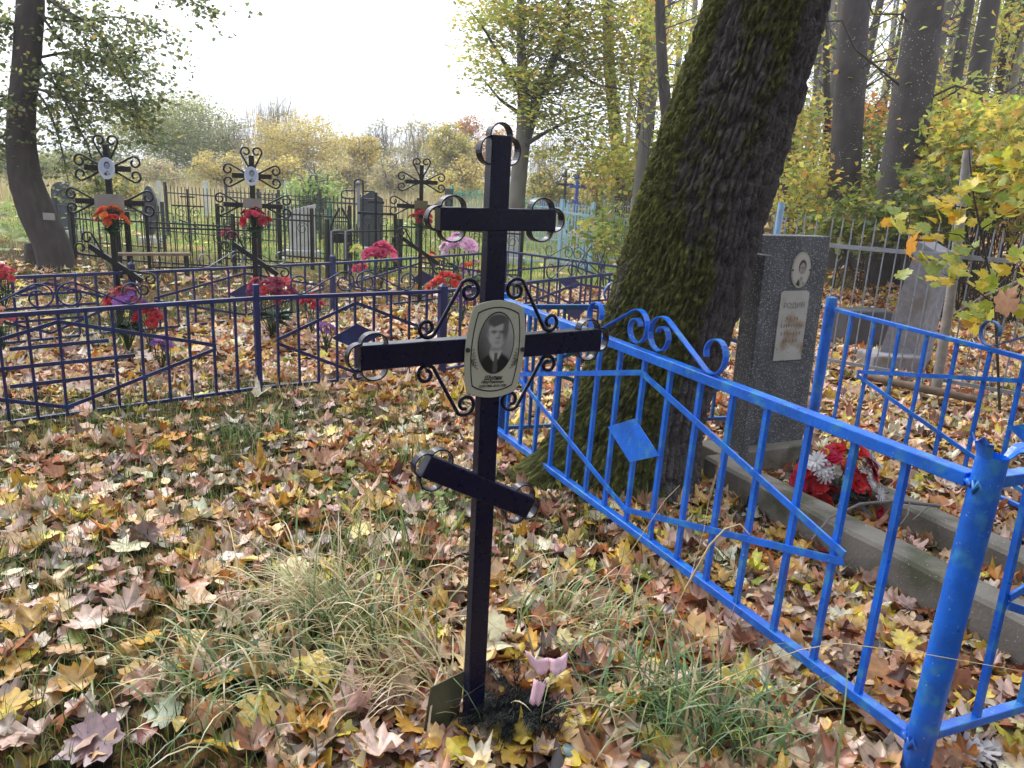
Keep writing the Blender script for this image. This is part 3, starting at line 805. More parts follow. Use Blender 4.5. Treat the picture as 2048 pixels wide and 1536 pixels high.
# ------------------------------------------------------------------ the near cross
def build_main_cross():
    B = gz(935, 1462); yaw = R(30)
    d = np.array([math.cos(yaw), math.sin(yaw), 0]); n = np.array([math.sin(yaw), -math.cos(yaw), 0]); up = np.array([0, 0, 1.0])
    z0 = float(tz(B[0], B[1])); loc = (B[0], B[1], z0)
    t = thing('grave_cross', 'tall navy metal Orthodox cross with oval portrait plate, standing in the foreground', 'cross', loc)
    X0 = 0.022
    def Wc(x, z, off=0.0): return np.array([B[0], B[1], 0]) + d * (X0 + x + 0.006 * (z - 1)) + up * z + n * off
    MB().bar(Wc(0, -0.15), Wc(0, 1.713), 0.056, 0.036, d).build('post', M_NAVY, t, bevel=0.003)
    dp = 0.034
    for (x0, x1, z) in ((-0.355, -0.0275, 1.178), (0.0275, 0.345, 1.180)): pass
    MB().bar(Wc(-0.358, 1.177), Wc(0.348, 1.182), dp + 0.006, 0.062, n).build('middle_bar', M_NAVY, t, bevel=0.003)
    MB().bar(Wc(-0.160, 1.509), Wc(0.170, 1.511), dp + 0.006, 0.056, n).build('upper_bar', M_NAVY, t, bevel=0.003)
    MB().bar(Wc(-0.180, 0.876), Wc(0.148, 0.700), dp + 0.006, 0.062, n).build('foot_bar', M_NAVY, t, bevel=0.003)
    # small iron rings round every bar end
    def ring(cx, cz, ux, uz, half, out):
        """half-round strap with its ends at +-half along (ux, uz) and bulging outward by out"""
        pts = []
        for i in range(15):
            a = math.pi * i / 14; s = math.cos(a) * half * 1.08; q = (math.sin(a) ** 0.8) * out - 0.006
            pts.append(Wc(cx + ux * s - uz * q, cz + uz * s + ux * q))
        MB().strip(pts, n * 0.026, 0.0035).build('strap_ring', M_NAVY, t)
    for (ex, ez, sx, sz, hb) in ((-0.358, 1.177, -1, 0, 0.031), (0.348, 1.182, 1, 0, 0.031), (-0.160, 1.509, -1, 0, 0.028), (0.170, 1.511, 1, 0, 0.028), (0, 1.713, 0, 1, 0.028), (-0.180, 0.876, -0.881, 0.473, 0.031), (0.148, 0.700, 0.881, -0.473, 0.031)):
        big = 0.035
        ring(ex, ez, sz, -sx, hb, big) 
        for sg in (1, -1):
            # along the two sides, just behind the end
            cx = ex - sx * 0.037 + sz * sg * hb; cz = ez - sz * 0.037 - sx * sg * hb
            ring(cx, cz, -sx * sg, -sz * sg, 0.031, big * 0.95)
    # four scrolls in the corners of the middle bar
    for sx in (-1, 1):
        for sz in (1, -1):
            L1 = [(0.068 + x, 0.150 + z) for x, z in spiral(0, 0, 0.011, 0.031, 470, 50, 20)]
            L2 = [(0.182 + x, 0.060 + z) for x, z in spiral(0, 0, 0.026, 0.010, 221, 221 + 410, 20)]
            pts = [(sx * a_, 1.18 + sz * b_) for a_, b_ in L1 + L2]
            MB().tube([Wc(a, b, 0.004) for a, b in pts], 0.0052, 7).build('corner_scroll', M_NAVY, t)
    # portrait plate
    pc = (0.003, 1.178); hw, hh = 0.088, 0.130
    def outline(kx, kz):
        pts = []
        cor = [(-0.84, -0.86), (0.84, -0.86), (0.84, 0.86), (-0.84, 0.86)]
        for i in range(4):
            a = cor[i]; b = cor[(i + 1) % 4]
            for j in range(8):
                s = j / 8; x = a[0] + (b[0] - a[0]) * s; z = a[1] + (b[1] - a[1]) * s; bl = math.sin(math.pi * s) ** 0.8
                if i == 0: z -= 0.14 * bl
                if i == 2: z += 0.14 * bl
                if i == 1: x += 0.16 * bl
                if i == 3: x -= 0.16 * bl
                pts.append((x * kx, z * kz))
        return pts
    tl = R(-3.0)   # the plate hangs a little askew
    def Wt(x, z, off=0.0):
        return Wc(pc[0] + x * math.cos(tl) - z * math.sin(tl), pc[1] + x * math.sin(tl) + z * math.cos(tl), 0.027 + off)
    pl = MB().plate([Wt(x, z, -0.004) for x, z in outline(hw, hh)], n * 0.004).build('portrait_plate', M_ENAMEL, t, bevel=0.0015)
    o1, o2 = outline(hw * 0.82, hh * 0.87), outline(hw * 0.785, hh * 0.845)
    m = MB(); k = len(o1); m.add([Wt(x, z, 0.0005) for x, z in o1 + o2], [(i, (i + 1) % k, k + (i + 1) % k, k + i) for i in range(k)]); m.build('border_line', M_INK, pl)
    cz = 0.018; ax, az = 0.052, 0.080
    m = MB(); k = 40
    q = [(ax * s * math.cos(2 * math.pi * i / k), cz + az * s * math.sin(2 * math.pi * i / k)) for s in (1.035, 0.99) for i in range(k)]
    m.add([Wt(x, z, 0.0008) for x, z in q], [(i, (i + 1) % k, k + (i + 1) % k, k + i) for i in range(k)]); m.build('oval_line', M_INK, pl)
    paint_portrait(lambda x, z, o: Wt(x, z + cz, o), 'portrait', pl, ax, az, sepia=(1, 1, 0.98))
    # ears of wheat on both sides
    m = MB()
    for sx in (-1, 1):
        for j in range(3):
            bx, bz = sx * (0.050 + 0.006 * j), -0.052 + 0.004 * j; tx, tz_ = sx * (0.064 + 0.001 * j), -0.002 - 0.013 * j
            for i in range(7):
                s = i / 6; x = bx + (tx - bx) * s; z = bz + (tz_ - bz) * s
                for e in (-1, 1):
                    m.add([Wt(x, z, 0.0006), Wt(x + e * 0.0028, z + 0.002, 0.0006), Wt(x + e * 0.0022, z + 0.0058, 0.0006)], [(0, 1, 2)])
    m.build('wheat_ornament', M_INK, pl)
    dt = d * math.cos(tl) + up * math.sin(tl); ut = up * math.cos(tl) - d * math.sin(tl)
    for body, z, sz, bo, sh in (('Шулин', -0.0755, 0.0165, 0.0005, 0.3), ('Пётр Павлович', -0.0868, 0.0092, 0.0002, 0.3), ('12.07.1900–27.01.1970', -0.0975, 0.0088, 0.0002, 0.3)):
        text('lettering', body, sz, frame_m(dt, ut, n, Wt(0.0, z, 0.0008), loc), M_INK, pl, sh, bo)
    for sx in (-1, 1):
        MB().tube([Wt(sx * hw * 0.925, 0, -0.001), Wt(sx * hw * 0.925, 0, 0.0045)], 0.0062, 12).build('screw', M_SCREW, pl)
    # twisted wire round the foot of the post
    MB().tube([Wc(-0.105, 0.150, 0.03), Wc(-0.06, 0.148, 0.03), Wc(-0.03, 0.150, 0.024), Wc(0.0, 0.158, 0.021), Wc(0.03, 0.17, 0.021), Wc(0.05, 0.195, 0.02), Wc(0.058, 0.215, 0.02)], 0.0014, 5).build('binding_wire', M_SCREW, t)
    return Wc, d, n

WC, CD, CN = build_main_cross()

def foreground_bits():
    # sheet of tin leaning on the post
    b0, b1 = gp(842, 1492), gp(912, 1462); b0[2] = b1[2] = -0.02
    h = 0.19; dv = nrm(b1 - b0); bk = np.array([0.02, 0.05, 0.0])
    m = MB(); q = [b0, b1, b1 + bk + (0, 0, h), b0 + bk + (0, 0, h * 0.93)]
    m.plate(q, np.array([dv[1], -dv[0], 0]) * -0.003)
    m.build('metal_sheet', surf('olive_tin', lin(84, 84, 62), 0.55, var=0.3, scale=16, wear=lin(66, 56, 42), wear_scale=9, bump=0.2), loc=tuple(b0), label='small olive grey metal sheet leaning on the foot of the navy cross', cat='metal sheet')
    # fir wreath with paper ribbon
    c = gp(1032, 1440); c[2] = 0.0
    t = thing('grave_wreath', 'dark fir wreath with pink paper ribbon lying at the navy cross', 'wreath', tuple(c))
    fir = surf('dark_fir_needles', lin(17, 28, 30), 0.7, var=0.4)
    m = MB(); g = random.Random(5)
    for br in range(54):
        a0 = g.uniform(-0.9, 4.0) if br < 16 else g.uniform(3.5, 5.9); r0 = 0.07
        s = c + np.array([math.cos(a0) * 0.02, math.sin(a0) * 0.02, 0.055]); dr = nrm((math.cos(a0), math.sin(a0) * 0.8, g.uniform(-0.05, 0.45))); Lb = g.uniform(0.10, 0.20)
        for i in range(64):
            q = i / 64; p = s + dr * Lb * q + np.array([0, 0, -0.10 * q * q * Lb])
            e = nrm(np.array([g.gauss(0, 1), g.gauss(0, 1), g.gauss(0, 1)]) + dr * 0.9); w = nrm(np.cross(e, (g.random(), g.random(), 1))) * 0.0021
            ln = 0.034
            m.add([p - w, p + w, p + e * ln], [(0, 1, 2)])
    m.build('fir_needles', fir, t)
    m = MB()
    for br in range(7):
        a0 = g.uniform(0, 3.3); m.tube([c + (0, 0, 0.03), c + np.array([math.cos(a0) * 0.08, math.sin(a0) * 0.06, 0.05]), c + np.array([math.cos(a0) * 0.15, math.sin(a0) * 0.12, 0.03])], 0.003, 5)
    m.build('twigs', M_WOOD, t)
    pink = surf('pink_paper', lin(222, 176, 194), 0.7, var=0.12, wear=lin(226, 196, 204), wear_at=(0.4, 0.7), wear_scale=60, bump=0.1)
    def scrap(nm, corners, seed):
        # crumpled paper ribbon between four photo corners, standing at the wreath's depth
        q = [at(x, y, Yq) for x, y, Yq in corners]; V = []; gg = np.random.default_rng(seed); nu, nv = 9, 5
        for i in range(nu):
            for j in range(nv):
                a_, b_ = i / (nu - 1), j / (nv - 1); p_ = (q[0] * (1 - a_) + q[1] * a_) * (1 - b_) + (q[3] * (1 - a_) + q[2] * a_) * b_
                V.append(p_ + np.array([0, -0.016 * math.sin(math.pi * a_) + 0.006 * math.sin(a_ * 9 + seed) + gg.normal(0, .0018), gg.normal(0, .0015) + 0.004 * math.sin(a_ * 7)]))
        m_ = MB(); m_.add(V, [(i * nv + j, i * nv + j + 1, (i + 1) * nv + j + 1, (i + 1) * nv + j) for i in range(nu - 1) for j in range(nv - 1)], True)
        o_ = m_.build(nm, pink, t); sl_ = o_.modifiers.new('solid', 'SOLIDIFY'); sl_.thickness = 0.0008
    scrap('ribbon_loop', [(1050, 1304, 2.02), (1098, 1316, 2.0), (1094, 1346, 1.98), (1062, 1338, 2.0)], 1)
    scrap('ribbon_loop', [(1096, 1318, 2.0), (1136, 1302, 2.02), (1132, 1338, 1.99), (1100, 1346, 1.97)], 2)
    scrap('ribbon_tail', [(1068, 1356, 1.98), (1096, 1360, 1.98), (1082, 1402, 1.95), (1058, 1406, 1.95)], 3)
    # stone and pot rim by the cross
    p = gp(815, 1512)
    MB().blob(p + (0, 0, 0.012), (0.036, 0.03, 0.03), 14, 9, 0.35, 3).build('stone', surf('grey_pebble', lin(126, 130, 142), 0.85, var=0.35, scale=40, bump=0.5), loc=tuple(p), label='grey pebble half buried at the corner of the metal sheet', cat='stone')
    p = gp(1140, 1528); MB().tube([p - (0, 0, .02), p + (0, 0, .045), p + (0, 0, .05), p + (0.001, 0, .0495)], [.030, .027, .025, .002], 20).build('plastic_cup', surf('grey_green_plastic', lin(120, 140, 142), .5, var=.15, bump=0), loc=tuple(p), label='grey green upturned plastic cup at the bottom edge below the wreath', cat='cup')
    # white cloth daisy near the post of the blue fence
    p = gp(1962, 1532)
    wh = lin(226, 222, 226)
    hd = [((-0.055 + 0.04 * i, 0.01 * (i % 2), 0.02), 0.058, wh, 'daisy') for i in range(3)]
    bouquet('white cloth flower lying beside the round blue post', p + (0, 0, 0.02), 0.05, hd, base=p, leaves=3, cat='flower')

foreground_bits()

# ------------------------------------------------------------------ bright blue enclosure
A = gz(1820, 1478, .12); Bc = gz(985, 862, .12); Cc = np.array([2.15, 5.27, 0]); Dc = np.array([3.06, 2.67, 0])

def build_enclosure():
    a = A[:2]; b = Bc[:2]
    ln = 0.02
    t, Wp = panel('metal_fence', 'bright blue metal fence panel with diamond plate, running beside the mossy tree', 'fence', a, b, M_BLUE, zt=0.915, zb=0.135, nb=15, posts=(None, ('square', 0.05, 0.96)), rail=0.045, barw=0.019, lean=(0.03, 0.02), margin=0.108)
    # round post with torn, opened top
    p = np.array([a[0] + 0.01, a[1] - 0.02, 0]); q = p + np.array([0.045, 0.01, 0.985])
    n, r, hs = 28, 0.038, 0.0
    m = MB(); m.tube([p - (0, 0, 0.15), p * 0.5 + q * 0.5, q], r, n, cap=False)
    m.tube([p * 0.2 + q * 0.8, q + (0, 0, -0.001)], r - 0.004, n, cap=False); m.build('post', M_BLUE, t)
    for an, w, hgt, outw in ((200, 70, 0.052, 0.026), (345, 66, 0.036, 0.048)):
        m = MB(); V = []
        for i in range(7):
            th = R(an - w / 2 + w * i / 6); e = np.array([math.cos(th), math.sin(th), 0]); V += [q + e * r + (0, 0, -0.004), q + e * (r + outw * 0.4) + np.array([0, 0, hgt * 0.6]), q + e * (r + outw) + np.array([0, 0, hgt * (0.9 + 0.2 * math.sin(i * 2))])]
        F = []
        for i in range(6):
            for j in range(2): F.append((i * 3 + j, i * 3 + 3 + j, i * 3 + 4 + j, i * 3 + 1 + j))
        m.add(V, F); o = m.build('torn_flap', M_BLUE, t); s = o.modifiers.new('solid', 'SOLIDIFY'); s.thickness = 0.003
    # lumpy weld beads round the rail ends
    for z in (0.135, 0.905):
        c_ = p + (q - p) * (z / 0.985); MB().tube([c_ + np.array([math.cos(R(a_)) * 0.039, math.sin(R(a_)) * 0.039, 0.012 * math.sin(a_ * .3)]) for a_ in range(60, 235, 12)], [0.008 + 0.004 * math.sin(a_ * 1.7) for a_ in range(60, 235, 12)], 7).build('weld_bead', M_BLUE, t)
    panel('metal_fence', 'blue metal fence front with zigzag braces, joined to the torn round post', 'fence', a + np.array([0.07, 0.03]), Dc, M_BLUE, zt=0.90, zb=0.12, nb=9, posts=(None, None), rail=0.04, margin=0.10, flip=-1)
    panel('metal_fence', 'worn blue metal fence side behind the tall headstone, with one round post', 'fence', Cc, Cc + (Dc - Cc) * 1.2, M_BLUE, zt=0.855, zb=0.10, nb=15, posts=(('round', 0.075, 0.93), None), rail=0.03, margin=0.108, lean=(0.01, 0.0), smat=M_TEAL, flip=-1)
    panel('metal_fence', 'faded dark blue fence panel behind the mossy trunk and the headstone', 'fence', b + np.array([0.05, 0.12]), Cc + np.array([-0.06, -0.01, 0]), M_TEAL, zt=0.86, zb=0.09, nb=11, rail=0.034, posts=(('square', 0.045, 0.9), None), scroll=True, margin=0.1, flip=-1)

build_enclosure()

# ------------------------------------------------------------------ headstone, kerb, flowers inside the enclosure
def build_grave():
    gd = nrm((0.42, -0.91, 0)); fd = nrm((0.91, 0.42, 0)); n = np.array([gd[0], gd[1], 0]); up = np.array([0, 0, 1.0])
    hl = gz(1450, 900, 0.17); hl = np.array([hl[0], hl[1], 0])     # left front foot of the pillar
    t = thing('headstone', 'tall grey terrazzo headstone with oval photo and worn nameplate, beside the mossy tree', 'headstone', tuple(hl))
    base0 = hl + fd * 0.0
    s0 = onplane(hl - n * 0.02, fd, 1477, 885)[0]; s1 = onplane(hl - n * 0.02, fd, 1604, 890)[0]
    st0, zt0 = onplane(hl - n * 0.02, fd, 1525, 472); kl = (st0 - s0) / (zt0 - 0.17)
    P = hl + fd * (s0 + 0.2)
    ht = height_at(hl + fd * 0.3, 472) ; hp = height_at(hl + fd * 0.04, 507)
    def Wh(s, z, off=0.0): return hl + fd * s + up * z + n * off
    lean = fd * kl
    def slab(sa, sb, z0, z1, of0, of1, nm, k=1.0):
        m = MB(); v = []
        for z in (z0, z1):
            for s, o in ((sa, of0), (sb, of0), (sb, of1), (sa, of1)): v.append(Wh(s, z, o) + lean * (z - 0.17))
        m.add(v, [(3, 2, 1, 0), (4, 5, 6, 7)] + [(i, (i + 1) % 4, 4 + (i + 1) % 4, 4 + i) for i in range(4)]); return m.build(nm, M_TERR, t, bevel=0.006)
    sl = slab(s0, s1, 0.1, ht, -0.13, -0.02, 'slab')
    slab(s0 - 0.062, s0 - 0.012, 0.1, hp, -0.06, 0.085, 'side_pillar')
    MB().box(Wh(0.27, 0.07, -0.06), (0.68, 0.26, 0.2), fd).build('plinth', M_CONC, t, bevel=0.008)
    pts = lambda x, y: onplane(Wh(s0, 0, -0.019), fd, x, y)
    # oval photo
    def loc2(x, y):
        a, z = pts(x, y); return a + s0, z
    cs, cz = loc2(1601, 540); cs2, cz2 = cs, cz
    def Wo(x, z, off=0.0): return Wh(cs2 + x, cz2 + z, -0.019 + off + 0.006) + lean * 0.0
    k = 36; ax, az = 0.062, 0.092
    ov_ = MB().plate([Wo(ax * 1.12 * math.cos(2 * math.pi * i / k), az * 1.10 * math.sin(2 * math.pi * i / k), -0.007) for i in range(k)], n * 0.006).build('oval_photo', M_ENAMEL, t)
    paint_portrait(Wo, 'portrait', ov_, ax * 0.98, az * 0.98, kind='plain2', sepia=(1, 0.93, 0.83), n=36)
    for s in (-1, 1): MB().tube([Wo(s * ax * 1.0, 0, 0), Wo(s * ax * 1.0, 0, 0.004)], 0.005, 10).build('screw', M_SCREW, ov_)
    # nameplate
    x0, z0 = loc2(1540, 722); x1, z1 = loc2(1558, 582); x2, z2 = loc2(1622, 583); x3, z3 = loc2(1604, 720)
    w = 0.105; cx = (x0 + x3 + x1 + x2) / 4; zt_, zb_ = z1, z0
    def Wn(x, z, off=0.0): return Wh(cx + x, z, -0.0195 + off) + lean * (z - (zt_ + zb_) / 2)
    m_np = surf('worn_nameplate', lin(186, 184, 176), 0.6, var=0.1, scale=10, wear=lin(150, 128, 100), wear_at=(0.52, 0.66), wear_scale=7, bump=0.1, spots=lin(120, 98, 74), spot_scale=34, spot_at=(0.66, 0.76))
    pl = MB().plate([Wn(-w, zb_), Wn(w, zb_), Wn(w, zt_ - 0.012), Wn(w * 0.8, zt_), Wn(-w * 0.8, zt_), Wn(-w, zt_ - 0.012)], n * 0.006).build('nameplate', m_np, t)
    faint = flat('faded_lettering', lin(134, 132, 126), 0.7, bump=0); stain = flat('rusty_lettering', lin(140, 116, 90), 0.7, bump=0)
    text('lettering', 'РОДИН', 0.044, frame_m(fd, up, n, Wn(0.0, zt_ - 0.085, 0.0075), tuple(hl)), faint, pl, 0, 0.0003)
    m = MB(); g = random.Random(4)
    for row, (wd, cnt) in enumerate(((0.05, 4), (0.085, 9), (0.08, 7), (0.06, 5))):
        zz = zt_ - 0.155 - row * 0.045
        for i in range(cnt):
            x = -wd + 2 * wd * (i + 0.5) / cnt; m.bar(Wn(x, zz - 0.010, 0.0068), Wn(x + g.uniform(-.004, .004), zz + g.uniform(0.004, 0.012), 0.0068), 0.004, 0.001, fd); m.bar(Wn(x - 0.006, zz + g.choice((-0.008, 0, 0.008)), 0.0071), Wn(x + 0.006, zz + g.choice((-0.006, 0.002, 0.008)), 0.0071), 0.001, 0.003, n)
    m.build('worn_letters', stain, pl)
    # kerb: two long beams and a front beam
    kb = thing('grave_kerb', 'low concrete kerb around the grave below the terrazzo headstone', 'kerb', tuple(hl))
    k0 = gz(1412, 925, 0.13); k1 = gz(2048, 1262, 0.17); kd = nrm((k1 - k0) * (1, 1, 0)); kn = np.array([-kd[1], kd[0], 0]); kn = kn if kn[0] > 0 else -kn
    def beam(o, s_a, s_b, w, h0, h1, nm='kerb_beam'):
        m = MB(); v = []; steps = 14; g = random.Random(int(o * 100))
        for i in range(steps + 1):
            s = s_a + (s_b - s_a) * i / steps; c = np.array([k0[0], k0[1], 0]) + kd * s; h = h0 + (h1 - h0) * i / steps + g.uniform(-.004, .004)
            v += [c + kn * o + (0, 0, -0.06), c + kn * (o + g.uniform(-.003, .003)) + (0, 0, h - 0.015), c + kn * (o + 0.015) + (0, 0, h), c + kn * (o + w - 0.012) + (0, 0, h), c + kn * (o + w) + (0, 0, h - 0.015), c + kn * (o + w) + (0, 0, -0.06)]
        f = [(i * 6 + j, i * 6 + 6 + j, i * 6 + 7 + j, i * 6 + 1 + j) for i in range(steps) for j in range(5)]
        m.add(v, f + [(0, 1, 2, 3, 4, 5), tuple(steps * 6 + j for j in (5, 4, 3, 2, 1, 0))]); m.build(nm, M_CONC, kb)
    beam(0.0, -0.02, 2.2, 0.16, 0.16, 0.21); beam(0.56, 0.1, 2.2, 0.15, 0.14, 0.18)
    # red and white flowers leaning in the grave bed
    red, crim, wht, yel, scar = lin(206, 34, 44), lin(190, 26, 72), lin(226, 224, 228), lin(226, 204, 40), lin(222, 56, 40)
    c = gz(1690, 950, 0.24); g = random.Random(9)
    rtv = np.array(_r); upv = np.array([0, -0.25, 1.0])
    hd = []
    lay = [(1612, 938, .05, red), (1600, 962, .045, crim), (1640, 965, .048, red), (1622, 985, .04, red), (1645, 1000, .042, scar), (1665, 985, .04, red), (1668, 1010, .036, scar), (1660, 915, .05, crim), (1672, 900, .045, red), (1700, 945, .055, scar), (1715, 965, .05, red), (1730, 975, .045, scar), (1745, 945, .045, crim), (1740, 925, .04, crim), (1695, 975, .045, red), (1722, 905, .035, red)]
    for x, y, r, cc in lay:
        p = at(x, y, c[1] + g.uniform(-.05, .05)); hd.append((p - c, r * 1.25, cc, 'peony'))
    for x, y, r in ((1632, 922, .05), (1645, 935, .05), (1652, 950, .045), (1728, 938, .05), (1742, 965, .03), (1640, 972, .028), (1760, 990, .04)):
        p = at(x, y, c[1] - 0.05 + g.uniform(-.03, .03)); hd.append((p - c, r * 1.1, wht, 'daisy'))
    for x, y, r in ((1703, 902, .05), (1650, 908, .035)): hd.append((at(x, y, c[1] - 0.02) - c, r * .8, yel, 'cup'))
    hd.append((at(1742, 918, c[1] + 0.02) - c, .085, lin(196, 202, 206), 'daisy')); hd.append((at(1788, 988, c[1]) - c, .03, crim, 'cup')); hd.append((at(1752, 1022, c[1] - .1) - c, .04, crim, 'cup'))
    bouquet('red and white artificial flowers lying in the concrete grave kerb', c, 0.2, hd, base=np.array([c[0], c[1], 0.05]), leaves=16, lr=0.9, leafmat=M_DKPOT)
    # dead branch across the kerb
    m = MB(); P_ = [gz(1622, 1080, 0.2), gz(1660, 1035, 0.22), gz(1720, 1008, 0.25), gz(1790, 1002, 0.22), gz(1880, 1012, 0.2)]
    m.tube(P_, [0.004, 0.006, 0.007, 0.008, 0.009], 6); m.tube([P_[3] + (0.06, -0.02, 0), gz(1815, 1030, 0.2), gz(1800, 1050, 0.18)], [0.005, 0.004, 0.002], 5); m.tube([P_[4] - (0.05, 0, 0), gz(1825, 1040, 0.19)], [0.005, 0.003], 5)
    m.build('dead_branch', surf('grey_twig', lin(112, 104, 100), 0.85, var=0.25, bump=0.3), loc=tuple(P_[0]), label='thin grey dead branch lying across the concrete kerb', cat='branch')

build_grave()

# ------------------------------------------------------------------ dark blue enclosure of the four graves on the left
def build_left_enclosure():
    G1 = 'dark blue fence panels around the row of crosses'
    zt = 0.72
    f0 = gz(-330, 642, .74); f1 = gz(512, 592, .74); f2 = gz(886, 580, .74)
    f0 = f1 + (gz(0, 618, .74) - f1) * 1.62
    kw = dict(mat=M_DKBLUE, zt=zt, zb=0.06, cat='fence', rail=0.034, barw=0.017, hi=0.06, lo=0.05, flip=-1)
    def pn(lab, a, b, **k): q = dict(kw); q.update(k); return panel('metal_fence', lab, q.pop('cat'), a, b, q.pop('mat'), **q)
    pn('dark blue fence panel with three short crossbars in its zigzag, at the left edge', f0, f1, nb=15, design='bars', posts=(None, ('square', 0.04, 0.82)), margin=0.12, flat_scroll=False)
    pn('dark blue fence panel with diamond plate in front of the middle cross', f1, f2, nb=9, posts=(None, ('point', 0.06, 0.76)), margin=0.09, flat_scroll=False)
    e = np.array([1.75, 9.05, 0])
    pn('dark blue fence side running from the corner post towards the mossy trunk', f2 + (0.02, 0.06, 0), e, nb=20, posts=(None, ('square', 0.04, 0.8)), margin=0.09, flat_scroll=False)
    zr = 0.65
    h0 = gz(-120, 556, .65); h1 = gz(262, 535, .65); h2 = gz(665, 518, .65); h3 = gz(985, 502, .65)
    pn('dark blue rear fence panel behind the leftmost graves', h0, h1, nb=8, zt=.62, posts=(None, ('point', 0.05, 0.70)), design='bars', scroll=False, margin=0.1)
    pn('dark blue rear fence panel behind the cross with the orange flowers', h1 + (0.04, 0.04, 0), h2, nb=11, zt=.62, posts=(None, ('point', 0.05, 0.70)), margin=0.06)
    pn('dark blue rear fence panel behind the farthest cross of the row', h2 + (0.03, 0.03, 0), h3, nb=13, zt=.62, posts=(None, ('square', 0.04, 0.68)), margin=0.07, scroll=False)
    pn('dark blue far corner fence panel with scrolls left of the mossy trunk', h3 + (0.04, 0, 0), e, nb=11, zt=.66, margin=0.07, flat_scroll=False)

build_left_enclosure()

M_GREYPL = surf('grey_plate', lin(142, 138, 134), 0.6, var=0.15, scale=10, bump=0.15)
M_BROWNPL = surf('brass_plate', lin(98, 92, 66), 0.5, var=0.2)

def curl_cross(label, base, top_px, plates, seed=0, yaw=0.0, s=1.0, foot=True):
    base = V3(base); z0 = float(tz(base[0], base[1])); ht = height_at(base, top_px) - z0; k = ht / 1.86
    d = np.array([math.cos(yaw), math.sin(yaw), 0]); n = np.array([math.sin(yaw), -math.cos(yaw), 0]); up = np.array([0, 0, 1.0])
    t = thing('grave_cross', label, 'cross', (base[0], base[1], z0), 'crosses with iron curls in the dark blue enclosure')
    def Wx(x, z, off=0.0): return np.array([base[0], base[1], z0]) + (d * x + up * z) * k + n * off
    MB().bar(Wx(0, -0.12), Wx(0, 1.785), 0.05, 0.03, d).build('post', M_BLACK, t)
    bars = [((-0.205, 1.575), (0.205, 1.575)), ((-0.31, 1.272), (0.31, 1.272)), ((-0.23, 0.86), (0.24, 0.545))]
    for nm, (p, q) in zip(('upper_bar', 'lower_bar', 'foot_bar'), bars): MB().bar(Wx(*p), Wx(*q), 0.034, 0.05, n).build(nm, M_BLACK, t)
    loop0 = [(0.0, 0.008), (0.06, 0.036), (0.12, 0.068), (0.17, 0.096), (0.20, 0.110)] + spiral(0.222, 0.060, 0.056, 0.024, 100, -235, 18)
    ends = []
    for s_ in (-1, 1):
        ends.append(((s_ * 0.025, 1.575), (s_, 0), 1.0)); ends.append(((s_ * 0.125, 1.272), (s_, 0), 1.0))
        c = 0.83 * s_, -0.557 * s_
        ends.append(((c[0] * 0.11, 0.702 + c[1] * 0.11), c, 1.0))
    ends.append(((0, 1.61), (0, 1), 0.95))
    for (ox, oz), (ux, uz), kk in ends:
        for sg in (-1, 1):
            pts = [Wx(ox + ux * a * kk - uz * b * sg * kk, oz + uz * a * kk + ux * b * sg * kk) for a, b in loop0]
            MB().tube(pts, 0.0100, 6).build('iron_curl', M_BLACK, t)
    for kind in plates:
        if kind == 'oval':
            kx = 30; a, b = 0.075, 0.098
            def Wo(x, z, off=0.0): return Wx(0.0 + x, 1.575 + z, 0.026 + off)
            pl = MB().plate([Wo(a * math.cos(2 * math.pi * i / kx), b * math.sin(2 * math.pi * i / kx), -0.006) for i in range(kx)], n * 0.006).build('oval_photo', surf('blue_white_enamel', lin(196, 206, 222), 0.3, var=0.1, bump=0), t)
            paint_portrait(lambda x, z, o: Wo(x, z + 0.012, o), 'portrait', pl, a * 0.78, b * 0.78, kind='plain', sepia=(0.82, 0.95, 1.25), n=26)
        else:
            w, h = {'grey': (0.135, 0.078), 'small': (0.10, 0.045)}.get(kind, (0.085, 0.085))
            MB().plate([Wx(-w, 1.345 - 2.1 * h, 0.022), Wx(w, 1.345 - 2.1 * h, 0.022), Wx(w, 1.345, 0.018), Wx(-w, 1.345, 0.018)], n * 0.004).build('nameplate', M_GREYPL if kind != 'brass' else M_BROWNPL, t)
    return Wx

ORF = [lin(226, 92, 36), lin(232, 120, 58), lin(206, 60, 30)]
REDF = [lin(196, 36, 66), lin(214, 60, 92), lin(160, 28, 60)]
MARF = [lin(130, 30, 66), lin(158, 44, 84), lin(190, 46, 60)]
PURF = [lin(128, 60, 160), lin(160, 96, 180), lin(96, 50, 130)]
PNKF = [lin(226, 78, 122), lin(238, 110, 146), lin(208, 52, 100)]
PALP = [lin(226, 176, 208), lin(236, 198, 220), lin(206, 150, 190)]

